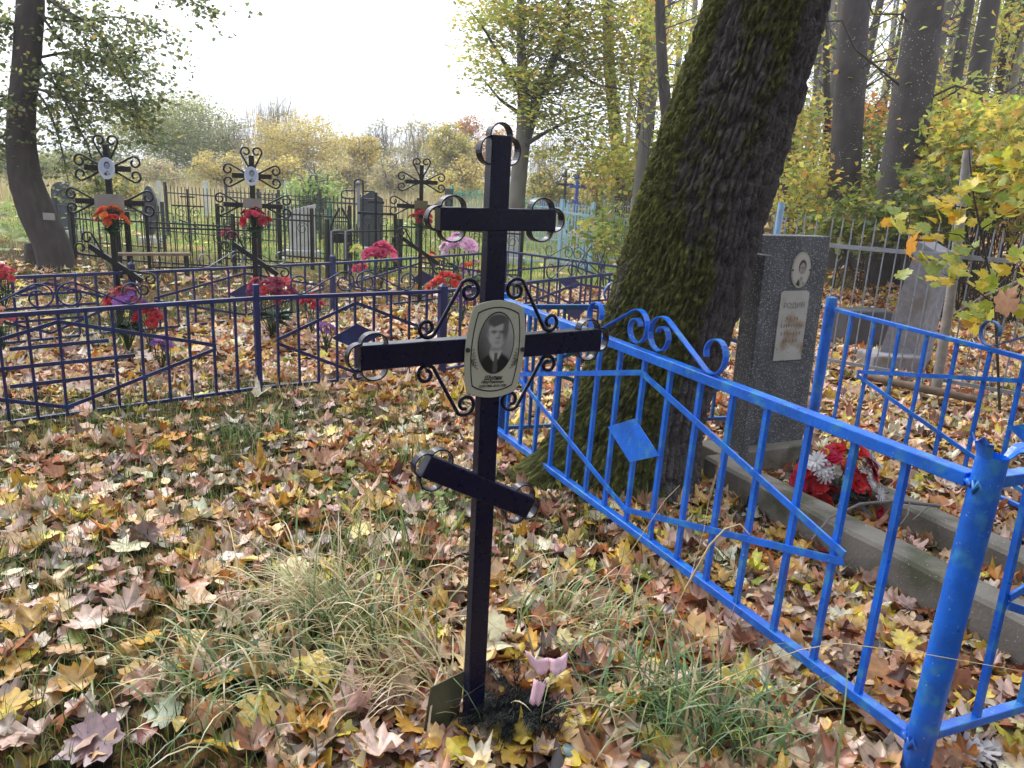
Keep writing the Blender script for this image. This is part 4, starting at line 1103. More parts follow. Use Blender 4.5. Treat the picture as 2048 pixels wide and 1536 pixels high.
def build_left_graves():
    bl = gp(243, 672); bm = gp(515, 646); br = gp(839, 609); bf = gz(-62, 712, 0)
    WL = curl_cross('black curled iron cross with oval photo, grey plate and orange flowers', bl, 272, ['oval', 'grey'], yaw=R(3))
    WM = curl_cross('black curled iron cross with oval photo and red flowers, middle of the row', bm, 296, ['oval', 'small'], yaw=R(2))
    WR = curl_cross('farthest black curled cross of the row, with a dark brass plate', br, 318, ['brass'], yaw=R(6))
    WF = curl_cross('black curled iron cross cut off by the left edge of the photo', bf, 262, ['grey'], yaw=R(4))
    G = 'flowers on the graves of the dark blue enclosure'
    bouquet('orange artificial flowers tied to the cross with the grey plate', WL(0.02, 1.10, 0.06), 0.13, heads(18, 0.15, 0.046, ORF, ['cup', 'peony'], seed=1), base=WL(0.02, 0.93, 0.05), group=G, leaves=18, leafmat=M_FLEAF)
    bouquet('crimson artificial flowers tied to the middle curled cross', WM(0.03, 1.12, 0.06), 0.13, heads(16, 0.14, 0.05, REDF, ['peony', 'cup'], seed=2), base=WM(0.03, 0.92, 0.05), group=G, leaves=18)
    bouquet('dark red artificial flowers tied to the farthest curled cross', WR(0.0, 1.10, 0.06), 0.13, heads(14, 0.15, 0.05, [lin(190, 40, 60), lin(170, 34, 50)], ['peony'], seed=3), base=WR(0.0, 0.93, 0.05), group=G, leaves=14)
    def gb(lab, x, y, Y, rad, n, r, cols, shp, seed, leaves=14, pot=None):
        p = at(x, y, Y); g = float(tz(p[0], p[1])); bouquet(lab, p, rad, heads(n, rad, r, cols, shp, seed=seed), base=np.array([p[0], p[1], max(g + (pot[1] if pot else 0.0), p[2] - rad * 2.2)]), group=G, leaves=leaves, pot=pot)
    gb('mixed purple and red flowers at the foot of the orange flowered cross', 250, 612, 6.2, 0.17, 20, 0.05, MARF + PURF + ORF[:1], ['peony', 'daisy'], 4, 26)
    gb('red flowers hanging low beside the purple and red bunch', 296, 638, 6.2, 0.12, 9, 0.055, [lin(196, 40, 62), lin(214, 60, 66)], ['peony'], 5, 6)
    gb('small purple flowers in the leaves behind the left fence panel', 322, 692, 5.9, 0.09, 9, 0.035, PURF, ['daisy'], 6, 10)
    gb('maroon and pink flowers at the foot of the middle cross', 545, 592, 7.4, 0.24, 26, 0.06, MARF + [lin(196, 60, 100)], ['peony', 'daisy'], 7, 30)
    gb('red flowers leaning out from the maroon bunch', 622, 612, 7.2, 0.12, 9, 0.055, [lin(206, 52, 80), lin(196, 40, 66)], ['peony'], 8, 8)
    gb('small violet flowers right of the maroon bunch', 652, 662, 6.8, 0.09, 10, 0.032, PURF, ['daisy'], 9, 12)
    gb('scarlet flowers beside the pointed corner post', 893, 575, 8.2, 0.19, 13, 0.07, [lin(214, 62, 40), lin(196, 40, 44)], ['peony'], 10, 16)
    gb('small violet flowers under the scarlet ones', 925, 603, 8.0, 0.10, 8, 0.045, PURF, ['daisy'], 11, 8)
    gb('bright pink flowers beyond the rear fence', 762, 515, 11.4, 0.24, 15, 0.10, PNKF, ['peony'], 12, 12)
    gb('single bright pink bloom hanging lower beside the pink bunch', 722, 541, 11.2, 0.10, 4, 0.085, PNKF, ['peony'], 13, 3)
    gb('yellow green flowers left of the pink bunch', 712, 504, 11.8, 0.13, 8, 0.055, [lin(200, 206, 70), lin(220, 214, 110)], ['daisy'], 14, 8)
    gb('large pale pink flowers behind the near cross', 918, 500, 12.0, 0.26, 15, 0.11, PALP, ['peony'], 15, 10)
    gb('orange and pink flowers below the pale pink bunch', 945, 545, 11.6, 0.24, 12, 0.06, ORF + PALP, ['cup', 'peony'], 16, 12)
    gb('orange flowers by the black ornamental fence', 860, 528, 12.0, 0.18, 9, 0.06, ORF + [lin(226, 180, 80)], ['cup'], 17, 8)
    gb('red flowers at the left edge behind the fence', 2, 556, 6.0, 0.12, 11, 0.042, [lin(196, 44, 70), lin(208, 70, 80), lin(220, 120, 110)], ['peony'], 18, 18)
    gb('pink and red flowers low at the left edge', 0, 640, 5.5, 0.10, 9, 0.036, [lin(206, 80, 100), lin(190, 50, 60), lin(226, 150, 140)], ['peony', 'daisy'], 19, 16)
    gb('small pink flowers on the dark fence beyond the middle cross', 458, 470, 13.0, 0.14, 8, 0.06, PNKF, ['peony'], 20, 4)

build_left_graves()

# ------------------------------------------------------------------ right: silver fence, stele, posts
def build_right():
    s0 = gz(1690, 745, .05); s1 = gz(1985, 800, .05); d = s1 - s0
    p0 = s0 - d * 0.75; p1 = s1 + d * 0.5
    dn = nrm(d); L = np.hypot(*(p1 - p0)[:2]); n3 = np.array([-dn[1], dn[0], 0])
    t = thing('rod_fence', 'silver painted fence of thin pointed rods behind the headstone', 'fence', tuple(p0))
    zr = height_at(s0, 497); ztp = height_at(s0, 438)
    for z, w in ((zr, 0.036), (0.14, 0.03)): MB().bar(np.array([p0[0], p0[1], z]), np.array([p1[0], p1[1], z]), 0.02, w, n3).build('rail', M_SILVER, t)
    nb = int(L / 0.098); g = random.Random(3)
    for i in range(nb):
        c = np.array([p0[0], p0[1], 0]) + dn * (L * (i + 0.5) / nb) + n3 * 0.019; c[2] = 0; tl = np.array([g.uniform(-.03, .03), 0, 0]); r = 0.0068
        MB().tube([c + (0, 0, 0.05), c + tl + (0, 0, ztp - 0.05), c + tl + (0, 0, ztp + g.uniform(-.02, .02))], [r, r, 0.002], 6).build('rod', M_SILVER, t)
    # light blue tube post behind the headstone
    p = at(1545, 500, 7.6); b = np.array([p[0], p[1], 0]); h = height_at(b, 404)
    MB().tube([b - (0, 0, 0.1), b + (0.03, 0, h)], 0.032, 14).build('fence_post', surf('pale_blue_paint', lin(142, 178, 214), 0.4, var=0.15), loc=tuple(b), label='pale blue tube post rising behind the headstone', cat='post')
    # leaning stele
    st = thing('stone_stele', 'leaning tapered grey stone stele behind the silver rods', 'headstone', tuple(gz(1800, 765, 0)))
    Y = 7.35
    q = [at(1742, 752, Y), at(1822, 762, Y - 0.02), at(1878, 505, Y + 0.1), at(1836, 482, Y + 0.12)]
    dep = np.array([0.24, 0.16, 0.0])
    q[0][2] = q[1][2] = -0.05
    lit = surf('grey_mottled_stone', lin(136, 134, 142), 0.9, var=0.22, scale=18, spots=lin(110, 106, 104), spot_scale=80, bump=0.5, wear=lin(124, 118, 112), wear_scale=5)
    m = MB(); m.add(q + [a + dep for a in q], [(0, 1, 2, 3), (7, 6, 5, 4), (1, 5, 6, 2), (4, 0, 3, 7), (3, 2, 6, 7), (0, 4, 5, 1)]); m.build('shaft', lit, st, bevel=0.01)
    c = at(1752, 735, Y - 0.1); MB().box((c[0] + 0.16, c[1] + 0.1, 0.09), (0.5, 0.34, 0.18), (1, 0.1, 0)).build('foot_block', lit, st, bevel=0.02)
    p = gp(1700, 700)
    MB().box(at(1715, 690, 8.6) * (1, 1, 0) + np.array([0, 0, 0.2]), (0.55, 0.3, 0.45), (1, 0.2, 0)).build('dark_gravestone', M_DKSTONE, loc=tuple(p), label='low dark stone block beyond the silver rods', cat='gravestone', bevel=0.02)
    # old branch lying behind the fence
    m = MB(); m.tube([gz(1735, 752, .1), gz(1850, 778, .12), gz(1960, 800, .1)], [0.03, 0.035, 0.03], 7); m.build('fallen_branch', M_WOOD, loc=(0, 0, 0), label='grey fallen branch lying under the silver rod fence', cat='branch')
    p0_, p1_ = at(1890, 640, 6.9), at(2048, 560, 6.5)
    m = MB(); m.tube([p0_, p0_ * 0.5 + p1_ * 0.5 + (0, 0, 0.03), p1_, p1_ + (0.5, -0.1, 0.3)], [0.014, 0.018, 0.022, 0.026], 7); m.build('slanting_branch', M_WOOD, loc=(0, 0, 0), label='dark dead branch slanting behind the maple sapling at right', cat='branch')

build_right()

# ------------------------------------------------------------------ the older part of the cemetery beyond
def far_fence(label, x0, Y0, x1, Y1, h, nb, mat, base_y=460, top=True, group='old fences farther back', curls=0, thick=1.0, posts=True, gap=0.0):
    a = at(x0, base_y, Y0); b = at(x1, base_y, Y1); a[2] = float(tz(a[0], a[1])); b[2] = float(tz(b[0], b[1]))
    t = thing('old_fence', label, 'fence', tuple(a), group); d = nrm((b - a) * (1, 1, 0)); n3 = np.array([-d[1], d[0], 0]); L = np.linalg.norm((b - a)[:2]); z = np.array([0, 0, 1.0])
    for k in (0.1, h * 0.86 if top else h): MB().bar(a + z * k, b + z * k, 0.022 * thick, 0.028 * thick, n3).build('rail', mat, t)
    w = 0.013 * thick; me = None
    for i in range(nb):
        c = a + (b - a) * ((i + 0.5) / nb)
        if me is None:
            o = MB().bar(a + z * 0.04, a + z * h, w, w, n3).build('bar', mat, t); me = o.data
        else:
            o = bpy.data.objects.new('bar', me); COL.objects.link(o); o.parent = t
        o.location = tuple(c - a)
    if posts:
        for c in (a, b): MB().bar(c - z * 0.1, c + z * (h + 0.08), 0.05 * thick, 0.05 * thick, n3).build('post', mat, t)
    for i in range(curls):
        c = a + (b - a) * ((i + 0.5) / curls)
        MB().tube([c + d * x + z * (h * 0.86 - 0.13 + y) for x, y in spiral(0, 0, 0.11, 0.03, 0, 560, 22)], 0.006, 5).build('curl', mat, t)
    return t

M_TURQ = surf('turquoise_paint', lin(92, 190, 186), 0.5, var=0.2, scale=5, wear=lin(130, 170, 160), wear_scale=4)
M_PALEBLUE = surf('washed_blue_paint', lin(150, 184, 206), 0.5, var=0.2, scale=5, wear=lin(168, 172, 170), wear_scale=4)
M_FARBLUE = surf('far_blue_paint', lin(74, 96, 176), 0.5, var=0.2, scale=5)
M_GREENPT = surf('green_paint', lin(66, 110, 98), 0.5, var=0.25, scale=5)
M_DKMET = surf('dark_metal', lin(44, 46, 50), 0.5, var=0.3)

def stone(label, x, yb, Y, w, h, th, mat, top='flat', name='gravestone', yaw=0.1):
    p = at(x, yb, Y); p[2] = float(tz(p[0], p[1])); d = np.array([math.cos(yaw), math.sin(yaw), 0]); n = np.array([math.sin(yaw), -math.cos(yaw), 0]); z = np.array([0, 0, 1.0])
    t = thing(name, label, 'gravestone', tuple(p))
    if top == 'round': out = [(-w / 2, 0), (w / 2, 0)] + [(w / 2 * math.cos(R(a)), h - w / 2 + w / 2 * math.sin(R(a))) for a in range(0, 181, 15)]
    elif top == 'slant': out = [(-w / 2, 0), (w / 2, 0), (w / 2, h), (-w / 2, h * 0.86)]
    elif top == 'gable': out = [(-w / 2, 0), (w / 2, 0), (w / 2, h * 0.88), (0, h), (-w / 2, h * 0.88)]
    elif top == 'oval': out = [(w / 2 * math.cos(R(a)), h * 0.55 + h * 0.45 * math.sin(R(a))) for a in range(0, 360, 15)]
    else: out = [(-w / 2, 0), (w / 2, 0), (w / 2, h), (-w / 2, h)]
    MB().plate([p + d * a + z * (b + 0.06) for a, b in out], -n * th).build('slab', mat, t, bevel=0.01)
    MB().box(p + z * 0.05, (w * 1.35, th * 3, 0.18), d).build('base', M_PALECONC, t, bevel=0.01)
    return t, p, d, n, z

def far_cross(label, x, yb, Y, ht_px, mat, wid=0.5, r=0.02, three=True, name='grave_cross', curls=False):
    p = at(x, yb, Y); p[2] = float(tz(p[0], p[1])); h = height_at(p, ht_px) - p[2]; t = thing(name, label, 'cross', tuple(p)); z = np.array([0, 0, 1.0]); d = np.array([1.0, 0.08, 0])
    MB().bar(p - z * 0.1, p + z * h, 2 * r, 2 * r, d).build('post', mat, t)
    for nm, k, w in (('upper_bar', 0.88, 0.45), ('middle_bar', 0.74, 1.0)):
        MB().bar(p + z * h * k - d * wid * w / 2, p + z * h * k + d * wid * w / 2, 2 * r, 2 * r * 0.96, (0, 1, 0)).build(nm, mat, t)
    if three: MB().bar(p + z * (h * 0.47 + 0.07) - d * wid * 0.3, p + z * (h * 0.47 - 0.07) + d * wid * 0.3, 2 * r, 2 * r * 0.9, (0, 1, 0)).build('foot_bar', mat, t)
    if curls:
        for s in (-1, 1):
            MB().tube([p + z * (h * 0.74 - 0.12 + b) + d * (s * 0.14 + a) for a, b in spiral(0, 0, 0.11, 0.02, 90, 600, 20)], 0.008, 5).build('curl', mat, t)
    return t

def build_far_graves():
    far_fence('thin black fence with wide gaps behind the orange flowered cross', 242, 12.6, 470, 12.2, 0.85, 7, M_BLACK, 540)
    far_fence('black fence of close thin bars beyond the thin black cross', 338, 18.5, 560, 17.5, 1.15, 30, M_DKMET, 500)
    far_fence('dark fence with ring curls behind the middle cross', 440, 13.6, 625, 13.2, 0.95, 12, M_BLACK, 520, curls=5)
    far_fence('greenish fence beside the concrete stele', 560, 16.2, 662, 15.2, 1.0, 12, M_GREENPT, 500)
    far_fence('black fence behind the tubular black cross', 640, 18.8, 835, 18.0, 1.1, 24, M_DKMET, 480)
    far_fence('black ornamental fence with spiral curls beyond the pink flowers', 790, 13.8, 1042, 13.2, 0.92, 26, M_BLACK, 520, curls=7, top=True)
    far_fence('black side fence between the chrome topped posts and the pink flowers', 655, 12.0, 800, 13.6, 0.85, 12, M_BLACK, 520, curls=2)
    far_fence('far dark fence across the field left of the maple', 455, 23, 640, 22, 1.1, 22, M_DKMET, 450)
    far_fence('black fence behind the round dark stone at left', 120, 15.5, 330, 15.0, 0.9, 14, M_DKMET, 500)
    far_fence('low black fence with close bars right behind the rear dark blue panel', 300, 11.6, 520, 12.4, 0.8, 18, M_BLACK, 540, curls=4)
    far_fence('black fence of thin bars left of the dark granite slab', 560, 14.4, 700, 14.0, 1.0, 18, M_BLACK, 510)
    far_fence('dark thin fence beyond the concrete stele', 520, 20.5, 720, 20, 1.05, 26, M_DKMET, 470)
    far_fence('black fence left of the orange flowered cross', 150, 13.0, 262, 12.6, 0.8, 9, M_BLACK, 530)
    far_fence('turquoise fence in the distance beside the maple trunk', 903, 27, 985, 27.5, 1.35, 16, M_TURQ, 430, thick=1.5)
    far_fence('turquoise fence right of the maple trunk', 1030, 26, 1070, 27, 1.15, 9, M_TURQ, 430, thick=1.6)
    far_fence('pale grey fence beyond the dark fence, right of the near cross', 1060, 23, 1135, 22, 1.15, 16, M_PALEBLUE, 440)
    far_fence('tall white blue gate of upright bars left of the mossy trunk', 1120, 15.6, 1182, 15.2, 1.25, 10, M_PALEBLUE, 480, thick=1.3)
    far_fence('pale blue low fence panel left of the mossy trunk', 1168, 17.5, 1262, 17.0, 0.95, 9, M_PALEBLUE, 470, thick=1.5, top=False)
    far_fence('white fence of upright bars far behind the pale blue panel', 1208, 25, 1262, 24, 1.2, 12, M_PALECONC, 430, thick=1.2)
    far_fence('faint blue fence in front of the distant blue crosses', 1085, 30, 1200, 29, 1.0, 18, M_FARBLUE, 420, thick=1.3)
    far_fence('silvery fence joining the white blue gate', 1042, 15.8, 1120, 15.6, 0.95, 10, M_PALEBLUE, 490, thick=1.0)
    stone('pale concrete stele with slanted top beyond the middle cross', 605, 500, 15.4, 0.52, 0.98, 0.12, M_PALECONC, 'slant')
    stone('dark grey granite slab behind the tubular black cross', 742, 480, 16.8, 0.5, 1.25, 0.14, M_DKSTONE, 'gable')
    stone('round topped dark stone right of the orange flowered cross', 302, 470, 16.6, 0.30, 1.15, 0.12, M_DKSTONE, 'oval')
    stone('dark gravestone between the curved tree and the curled cross', 132, 480, 17.0, 0.45, 1.1, 0.14, M_DKSTONE, 'round')
    stone('pale low gravestone right of the near cross', 1012, 480, 16.0, 0.6, 0.9, 0.12, M_PALECONC, 'flat')
    stone('small dark stone far behind the blue crosses', 1195, 420, 28, 0.7, 0.9, 0.2, M_DKSTONE, 'round')
    stone('distant dark monument beside the turquoise fence', 897, 430, 26.5, 0.28, 1.25, 0.15, M_DKSTONE, 'flat')
    far_cross('thin black cross with two curls beyond the fence', 381, 500, 15.0, 378, M_BLACK, 0.6, 0.014, True, curls=True)
    far_cross('far blue cross between the maple and the mossy trunk', 1128, 410, 31, 338, M_DKSTONE, 0.7, 0.05)
    far_cross('second far blue cross, right of the first', 1152, 410, 30, 342, M_FARBLUE, 0.6, 0.06)
    far_cross('black cross wrapped with silver ornament beyond the pink flowers', 752, 490, 13.6, 385, M_BLACK, 0.62, 0.022, False, curls=True)
    # tubular cross made of bent pipe
    p = at(718, 490, 14.2); p[2] = float(tz(p[0], p[1])); t = thing('grave_cross', 'black bent pipe cross with silver centre strip beyond the rear fence', 'cross', tuple(p)); z = np.array([0, 0, 1.0]); d = np.array([1.0, 0.05, 0]); h = height_at(p, 358) - p[2]; zc = height_at(p, 390) - p[2]
    MB().tube([p - d * .075] + [p - d * .075 + z * (h - .075)] + [p + z * (h - .075) + d * (.075 * math.cos(a)) + z * (.075 * math.sin(a)) for a in np.linspace(math.pi, 0, 9)] + [p + d * .075], 0.016, 7).build('upright_pipe', M_BLACK, t)
    for s in (-1, 1):
        MB().tube([p + d * s * .09 + z * (zc + .07), p + d * s * .24 + z * (zc + .07)] + [p + d * s * (.24 + .07 * math.sin(a)) + z * (zc + .07 * math.cos(a)) for a in np.linspace(0.2, math.pi - .2, 7)] + [p + d * s * .24 + z * (zc - .07), p + d * s * .09 + z * (zc - .07)], 0.014, 7).build('arm_pipe', M_BLACK, t)
    MB().bar(p + z * (h * .45) - (0, .03, 0), p + z * (h - .06) - (0, .03, 0), .05, .008, d).build('silver_strip', M_SILVER, t)
    MB().blob(p + z * (h - .07) - (0, .045, 0), .035, 10, 7).build('silver_boss', M_SILVER, t)
    # pointed black arch
    p = at(682, 490, 13.0); p[2] = float(tz(p[0], p[1])); t = thing('grave_arch', 'pointed black metal arch with a shelf beyond the rear fence', 'arch', tuple(p)); h = height_at(p, 416) - p[2]
    for s in (-1, 1): MB().tube([p + d * s * .17, p + d * s * .17 + z * h * .62, p + d * s * .13 + z * h * .82, p + d * s * .02 + z * h], 0.02, 7).build('arch_pipe', M_BLACK, t)
    MB().box(p + z * h * .55, (.3, .05, .16), d).build('shelf', M_BLACK, t); MB().bar(p + z * h * .8 - d * .12, p + z * h * .8 + d * .12, .02, .02, (0, 1, 0)).build('tie_bar', M_BLACK, t)
    # posts with pale tops
    for x, lab in ((664, 'black and silver gate post with a bent top, left of the pair'), (692, 'black gate post with a silver cap, right of the pair')):
        p = at(x, 520, 11.9); p[2] = float(tz(p[0], p[1])); h = height_at(p, 462) - p[2]; t = thing('gate_post', lab, 'post', tuple(p)); MB().bar(p, p + z * h, .05, .05, d).build('shaft', M_BLACK, t); MB().bar(p + z * (h * .45) - (0, .03, 0), p + z * h - (0, .03, 0), .03, .006, d).build('silver_strip', M_SILVER, t); MB().bar(p + z * h, p + z * (h + .03) + d * .12, .03, .02, (0, 1, 0)).build('bent_top', M_SILVER, t)
    # bench by the fence
    a, b = at(232, 560, 10.9), at(384, 560, 11.4); t = thing('garden_bench', 'narrow old wooden bench beyond the rear fence at left', 'bench', (a[0], a[1], 0)); zs = height_at(a, 508)
    a[2] = b[2] = zs; nn = np.array([0.1, 1, 0]); MB().bar(a, b, .2, .035, nn).build('seat', M_WOOD, t)
    for k in (0.06, 0.94): c = a + (b - a) * k; MB().bar(c * (1, 1, 0), c - (0, 0, .02), .05, .05, nn).build('leg', M_BLACK, t)
    # concrete posts with wire at the edge of the field
    pp = []
    for x, lab in ((322, 'white concrete post in the field right of the round dark stone'), (415, 'white concrete post in the field left of the middle cross'), (575, 'white concrete post in the field beside the green shrub'), (238, 'white concrete post in the field behind the grey plate cross')):
        p = at(x, 440, 27); p[2] = float(tz(p[0], p[1])); h = height_at(p, 362) - p[2]; MB().bar(p - z * .1, p + z * h, .14, .14, d).build('concrete_post', M_PALECONC, loc=tuple(p), label=lab, cat='post', group='concrete posts at the field edge', bevel=0.01); pp.append((p, h))
    # stump beside the curved tree
    p = gp(78, 528); MB().tube([p - z * .05, p + z * .12, p + z * .30, p + z * .34], [.26, .2, .18, .15], 14).build('tree_stump', surf('dark_rotten_wood', lin(60, 52, 46), 0.9, var=0.4, bump=0.6), loc=tuple(p), label='dark rotten stump left of the curved tree', cat='stump')

build_far_graves()

# ------------------------------------------------------------------ the big mossy tree
def bark_mat(name, rough=0.9, bs=50, dist=0.006, dots=None):
    return attr_mat(name, rough, 0.9, bs, dist, dots)

def build_big_tree():
    rows = [(-900, 1560, 1830), (-500, 1530, 1780), (-200, 1468, 1716), (0, 1410, 1662), (200, 1346, 1606), (330, 1297, 1568), (450, 1258, 1530), (560, 1228, 1500), (680, 1194, 1460), (760, 1166, 1432), (850, 1124, 1410), (930, 1092, 1396), (985, 1072, 1392)]
    Y = 4.12; C_, r_ = [], []
    for y, l, r in rows:
        a, b = at(l, y, Y), at(r, y, Y); C_.append((a + b) / 2); r_.append(np.linalg.norm(b - a) / 2 * 0.93)
    C_ = np.array(C_)[::-1]; r_ = np.array(r_)[::-1]
    C_ = np.vstack([C_[0] + (C_[0] - C_[1]) * 1.6, C_]); r_ = np.concatenate([[r_[0] * 1.25], r_])
    s = np.concatenate([[0], np.cumsum(np.linalg.norm(np.diff(C_, axis=0), axis=1))])
    nt_, nth = 520, 400
    # denser rows near the ground where the photo looks
    q = np.linspace(0, 1, nt_) ** 1.25 * s[-1]
    ax = np.column_stack([np.interp(q, s, C_[:, i]) for i in range(3)]); rad = np.interp(q, s, r_)
    k = np.ones(9) / 9
    for i in range(3): ax[4:-4, i] = np.convolve(ax[:, i], k, 'valid')
    rad[4:-4] = np.convolve(rad, k, 'valid')
    tn = np.gradient(ax, axis=0); tn /= np.linalg.norm(tn, axis=1)[:, None]
    e1 = np.cross(tn, np.array([0, 1.0, 0])); e1 /= np.linalg.norm(e1, axis=1)[:, None]; e1 = -e1 if e1[0, 0] < 0 else e1
    e2 = np.cross(tn, e1)
    th = np.linspace(0, 2 * np.pi, nth, endpoint=False)
    TH, Q = np.meshgrid(th, q); RR = rad[:, None] * np.ones_like(TH)
    cx, sx = np.cos(TH), np.sin(TH)
    # root flare, buttresses near the ground
    h = ax[:, 2][:, None] * np.ones_like(TH)
    fl = np.exp(-np.clip(h, 0, 9) * 5.5)
    RR = RR * (1 + 0.022 * np.sin(4 * TH + 1.6) + 0.015 * np.sin(7 * TH + 2)) + fl * (0.05 + 0.07 * np.maximum(0, np.sin(4 * TH + 0.4)) ** 2) + np.exp(-np.clip(h, 0, 9) * 8.5) * (0.12 * np.maximum(0, np.cos(TH - R(200))) ** 8 + 0.14 * np.maximum(0, np.cos(TH - R(318))) ** 8)
    tw = TH + 0.10 * Q
    cu, su = np.cos(tw), np.sin(tw)
    wob = 0.8 * fbm(cu * 2.2, su * 2.2, Q * 1.6, 3)
    wq = vnoise(cu * 3 + 2, su * 3, Q * 4); per = 64
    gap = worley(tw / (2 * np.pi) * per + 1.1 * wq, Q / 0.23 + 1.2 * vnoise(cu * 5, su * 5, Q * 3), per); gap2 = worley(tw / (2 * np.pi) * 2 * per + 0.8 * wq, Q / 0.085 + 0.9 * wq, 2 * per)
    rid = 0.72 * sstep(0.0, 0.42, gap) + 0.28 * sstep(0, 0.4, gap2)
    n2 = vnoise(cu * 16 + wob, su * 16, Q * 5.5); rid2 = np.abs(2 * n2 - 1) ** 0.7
    n3 = vnoise(cu * 34, su * 34, Q * 26); n4 = vnoise(cu * 60, su * 60, Q * 50)
    bark = 0.030 * rid + 0.014 * rid2 + 0.010 * n3 + 0.007 * n4
    # moss on the side towards the lower left and in patches up the trunk
    mf = fbm(cu * 1.7 + 4, su * 1.7, Q * 1.3, 4)
    front_left = -cx * 0.20 - sx * 0.10
    moss = sstep(0.525, 0.625, mf + front_left + 0.05 * sstep(1.2, 0.0, h) - 0.10 * sstep(0.1, 0.7, cx) + 0.16 * (n3 - 0.5) + 0.10 * (n4 - 0.5))
    mtex = vnoise(cu * 28 + 3, su * 28, Q * 24); mt2 = vnoise(cu * 52, su * 52, Q * 55)
    disp = bark * (1 - 0.2 * moss) + moss * (0.002 + 0.020 * mtex + 0.016 * mt2)
    RR = RR - 0.045 + disp
    P = ax[:, None, :] + (e1[:, None, :] * cx[..., None] + e2[:, None, :] * sx[..., None]) * RR[..., None]
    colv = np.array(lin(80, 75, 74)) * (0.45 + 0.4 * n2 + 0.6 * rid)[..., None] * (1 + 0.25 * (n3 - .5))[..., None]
    lich = sstep(0.62, 0.72, fbm(cu * 5 + 9, su * 5, Q * 5, 3))[..., None]
    colv = colv * (1 - 0.35 * lich) + np.array(lin(122, 122, 112)) * 0.35 * lich
    mc = np.array(lin(70, 72, 30)) * (0.45 + 0.7 * mtex)[..., None] + np.array(lin(126, 126, 52)) * (0.45 * sstep(0.55, 0.9, mt2))[..., None]
    colv = colv * (1 - moss[..., None]) + mc * moss[..., None]
    I = np.arange(nt_ * nth).reshape(nt_, nth); J = np.roll(I, -1, axis=1)
    a, b, c, d = I[:-1].ravel(), J[:-1].ravel(), J[1:].ravel(), I[1:].ravel()
    T = np.vstack([np.column_stack([a, b, c]), np.column_stack([a, c, d])])
    if np.cross(e1[0], e2[0]).dot(tn[0]) < 0: T = T[:, ::-1]
    loc = ax[12].copy(); loc[2] = 0
    t = thing('mossy_tree', 'huge leaning old tree with dark furrowed bark and green moss', 'tree', tuple(loc))
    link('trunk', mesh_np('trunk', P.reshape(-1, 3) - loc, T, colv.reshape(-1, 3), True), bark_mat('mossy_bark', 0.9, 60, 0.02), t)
    # limbs and crown high above the frame
    top = ax[-1]; m = MB(); g = random.Random(2); tips = []
    m.tube([ax[-3], top, top + (0.4, 0.1, 1.2), top + (0.7, 0.3, 2.6)], [rad[-1] * .95, rad[-1] * .9, rad[-1] * .7, rad[-1] * .45], 14)
    for i in range(9):
        a_ = i * 0.72; s_ = top + np.array([0.3, 0.1, 0.4 + 0.25 * i]); e = s_ + np.array([math.cos(a_) * 2.6, math.sin(a_) * 2.6, 1.2 + g.random()]); md = (s_ + e) / 2 + (0, 0, 0.3); m.tube([s_, md, e], [0.11, 0.07, 0.025], 8); tips += [e, md, e + (0.3, 0.2, 0.5)]
    m.build('limb', bark_mat('grey_bark'), t)
    Lf = Leaves(); tips = np.array(tips); n = 4200
    pos = tips[rng.integers(0, len(tips), n)] + rng.normal(0, 0.75, (n, 3)) * (1, 1, 0.7)
    Lf.add(T_QUAD, pos, rng.uniform(0.10, 0.18, n), palette(n, MAPLE_C, MAPLE_W, 0.15), frames(n, 0.6)); Lf.build('crown', M_GREEN, t)

MAPLE_C = [lin(190, 190, 88), lin(150, 166, 80), lin(222, 200, 96), lin(214, 166, 88), lin(168, 176, 100)]
MAPLE_W = [5, 4, 3, 1, 2]
build_big_tree()

M_GBARK = bark_mat('grey_trunk_bark', 0.9, 40)

def trunk_mesh(pts, rads, nth=20, nt_=60, amp=0.05, base=(92, 84, 80), spots=0.0, seed=0):
    """bark tube along pts with relief and colour"""
    pts = np.array(pts, float); s = np.concatenate([[0], np.cumsum(np.linalg.norm(np.diff(pts, axis=0), axis=1))]); q = np.linspace(0, s[-1], nt_)
    # smooth interpolation through the points
    ax = np.column_stack([np.interp(q, s, pts[:, i]) for i in range(3)]); rad = np.interp(q, s, rads)
    for _ in range(4):
        ax[1:-1] = (ax[:-2] + 2 * ax[1:-1] + ax[2:]) / 4
    tn = np.gradient(ax, axis=0); tn /= np.linalg.norm(tn, axis=1)[:, None] + 1e-9
    e1 = np.cross(tn, np.array([0, 1.0, 0.02])); e1 /= np.linalg.norm(e1, axis=1)[:, None]; e2 = np.cross(tn, e1)
    TH, Q = np.meshgrid(np.linspace(0, 2 * np.pi, nth, endpoint=False), q); c, d = np.cos(TH), np.sin(TH)
    f = 3.0; n1 = vnoise(c * f + seed, d * f, Q * 1.4 + seed); n2 = vnoise(c * 8 + seed, d * 8, Q * 9); RR = rad[:, None] * (1 + amp * (2 * n1 - 1) + amp * 0.6 * (2 * n2 - 1))
    P = ax[:, None, :] + (e1[:, None, :] * c[..., None] + e2[:, None, :] * d[..., None]) * RR[..., None]
    col = np.array(lin(*base)) * (0.7 + 0.6 * n2)[..., None]
    if spots: 
        m = sstep(0.86 - spots, 0.90 - spots, vnoise(c * 15 + seed * 3, d * 15, Q * 34))[..., None]; col = col * (1 - m) + np.array(lin(196, 198, 196)) * m
    I = np.arange(nt_ * nth).reshape(nt_, nth); J = np.roll(I, -1, axis=1); a, b, c2, d2 = I[:-1].ravel(), J[:-1].ravel(), J[1:].ravel(), I[1:].ravel()
    return P.reshape(-1, 3), np.vstack([np.column_stack([a, b, c2]), np.column_stack([a, c2, d2])]), col.reshape(-1, 3), ax

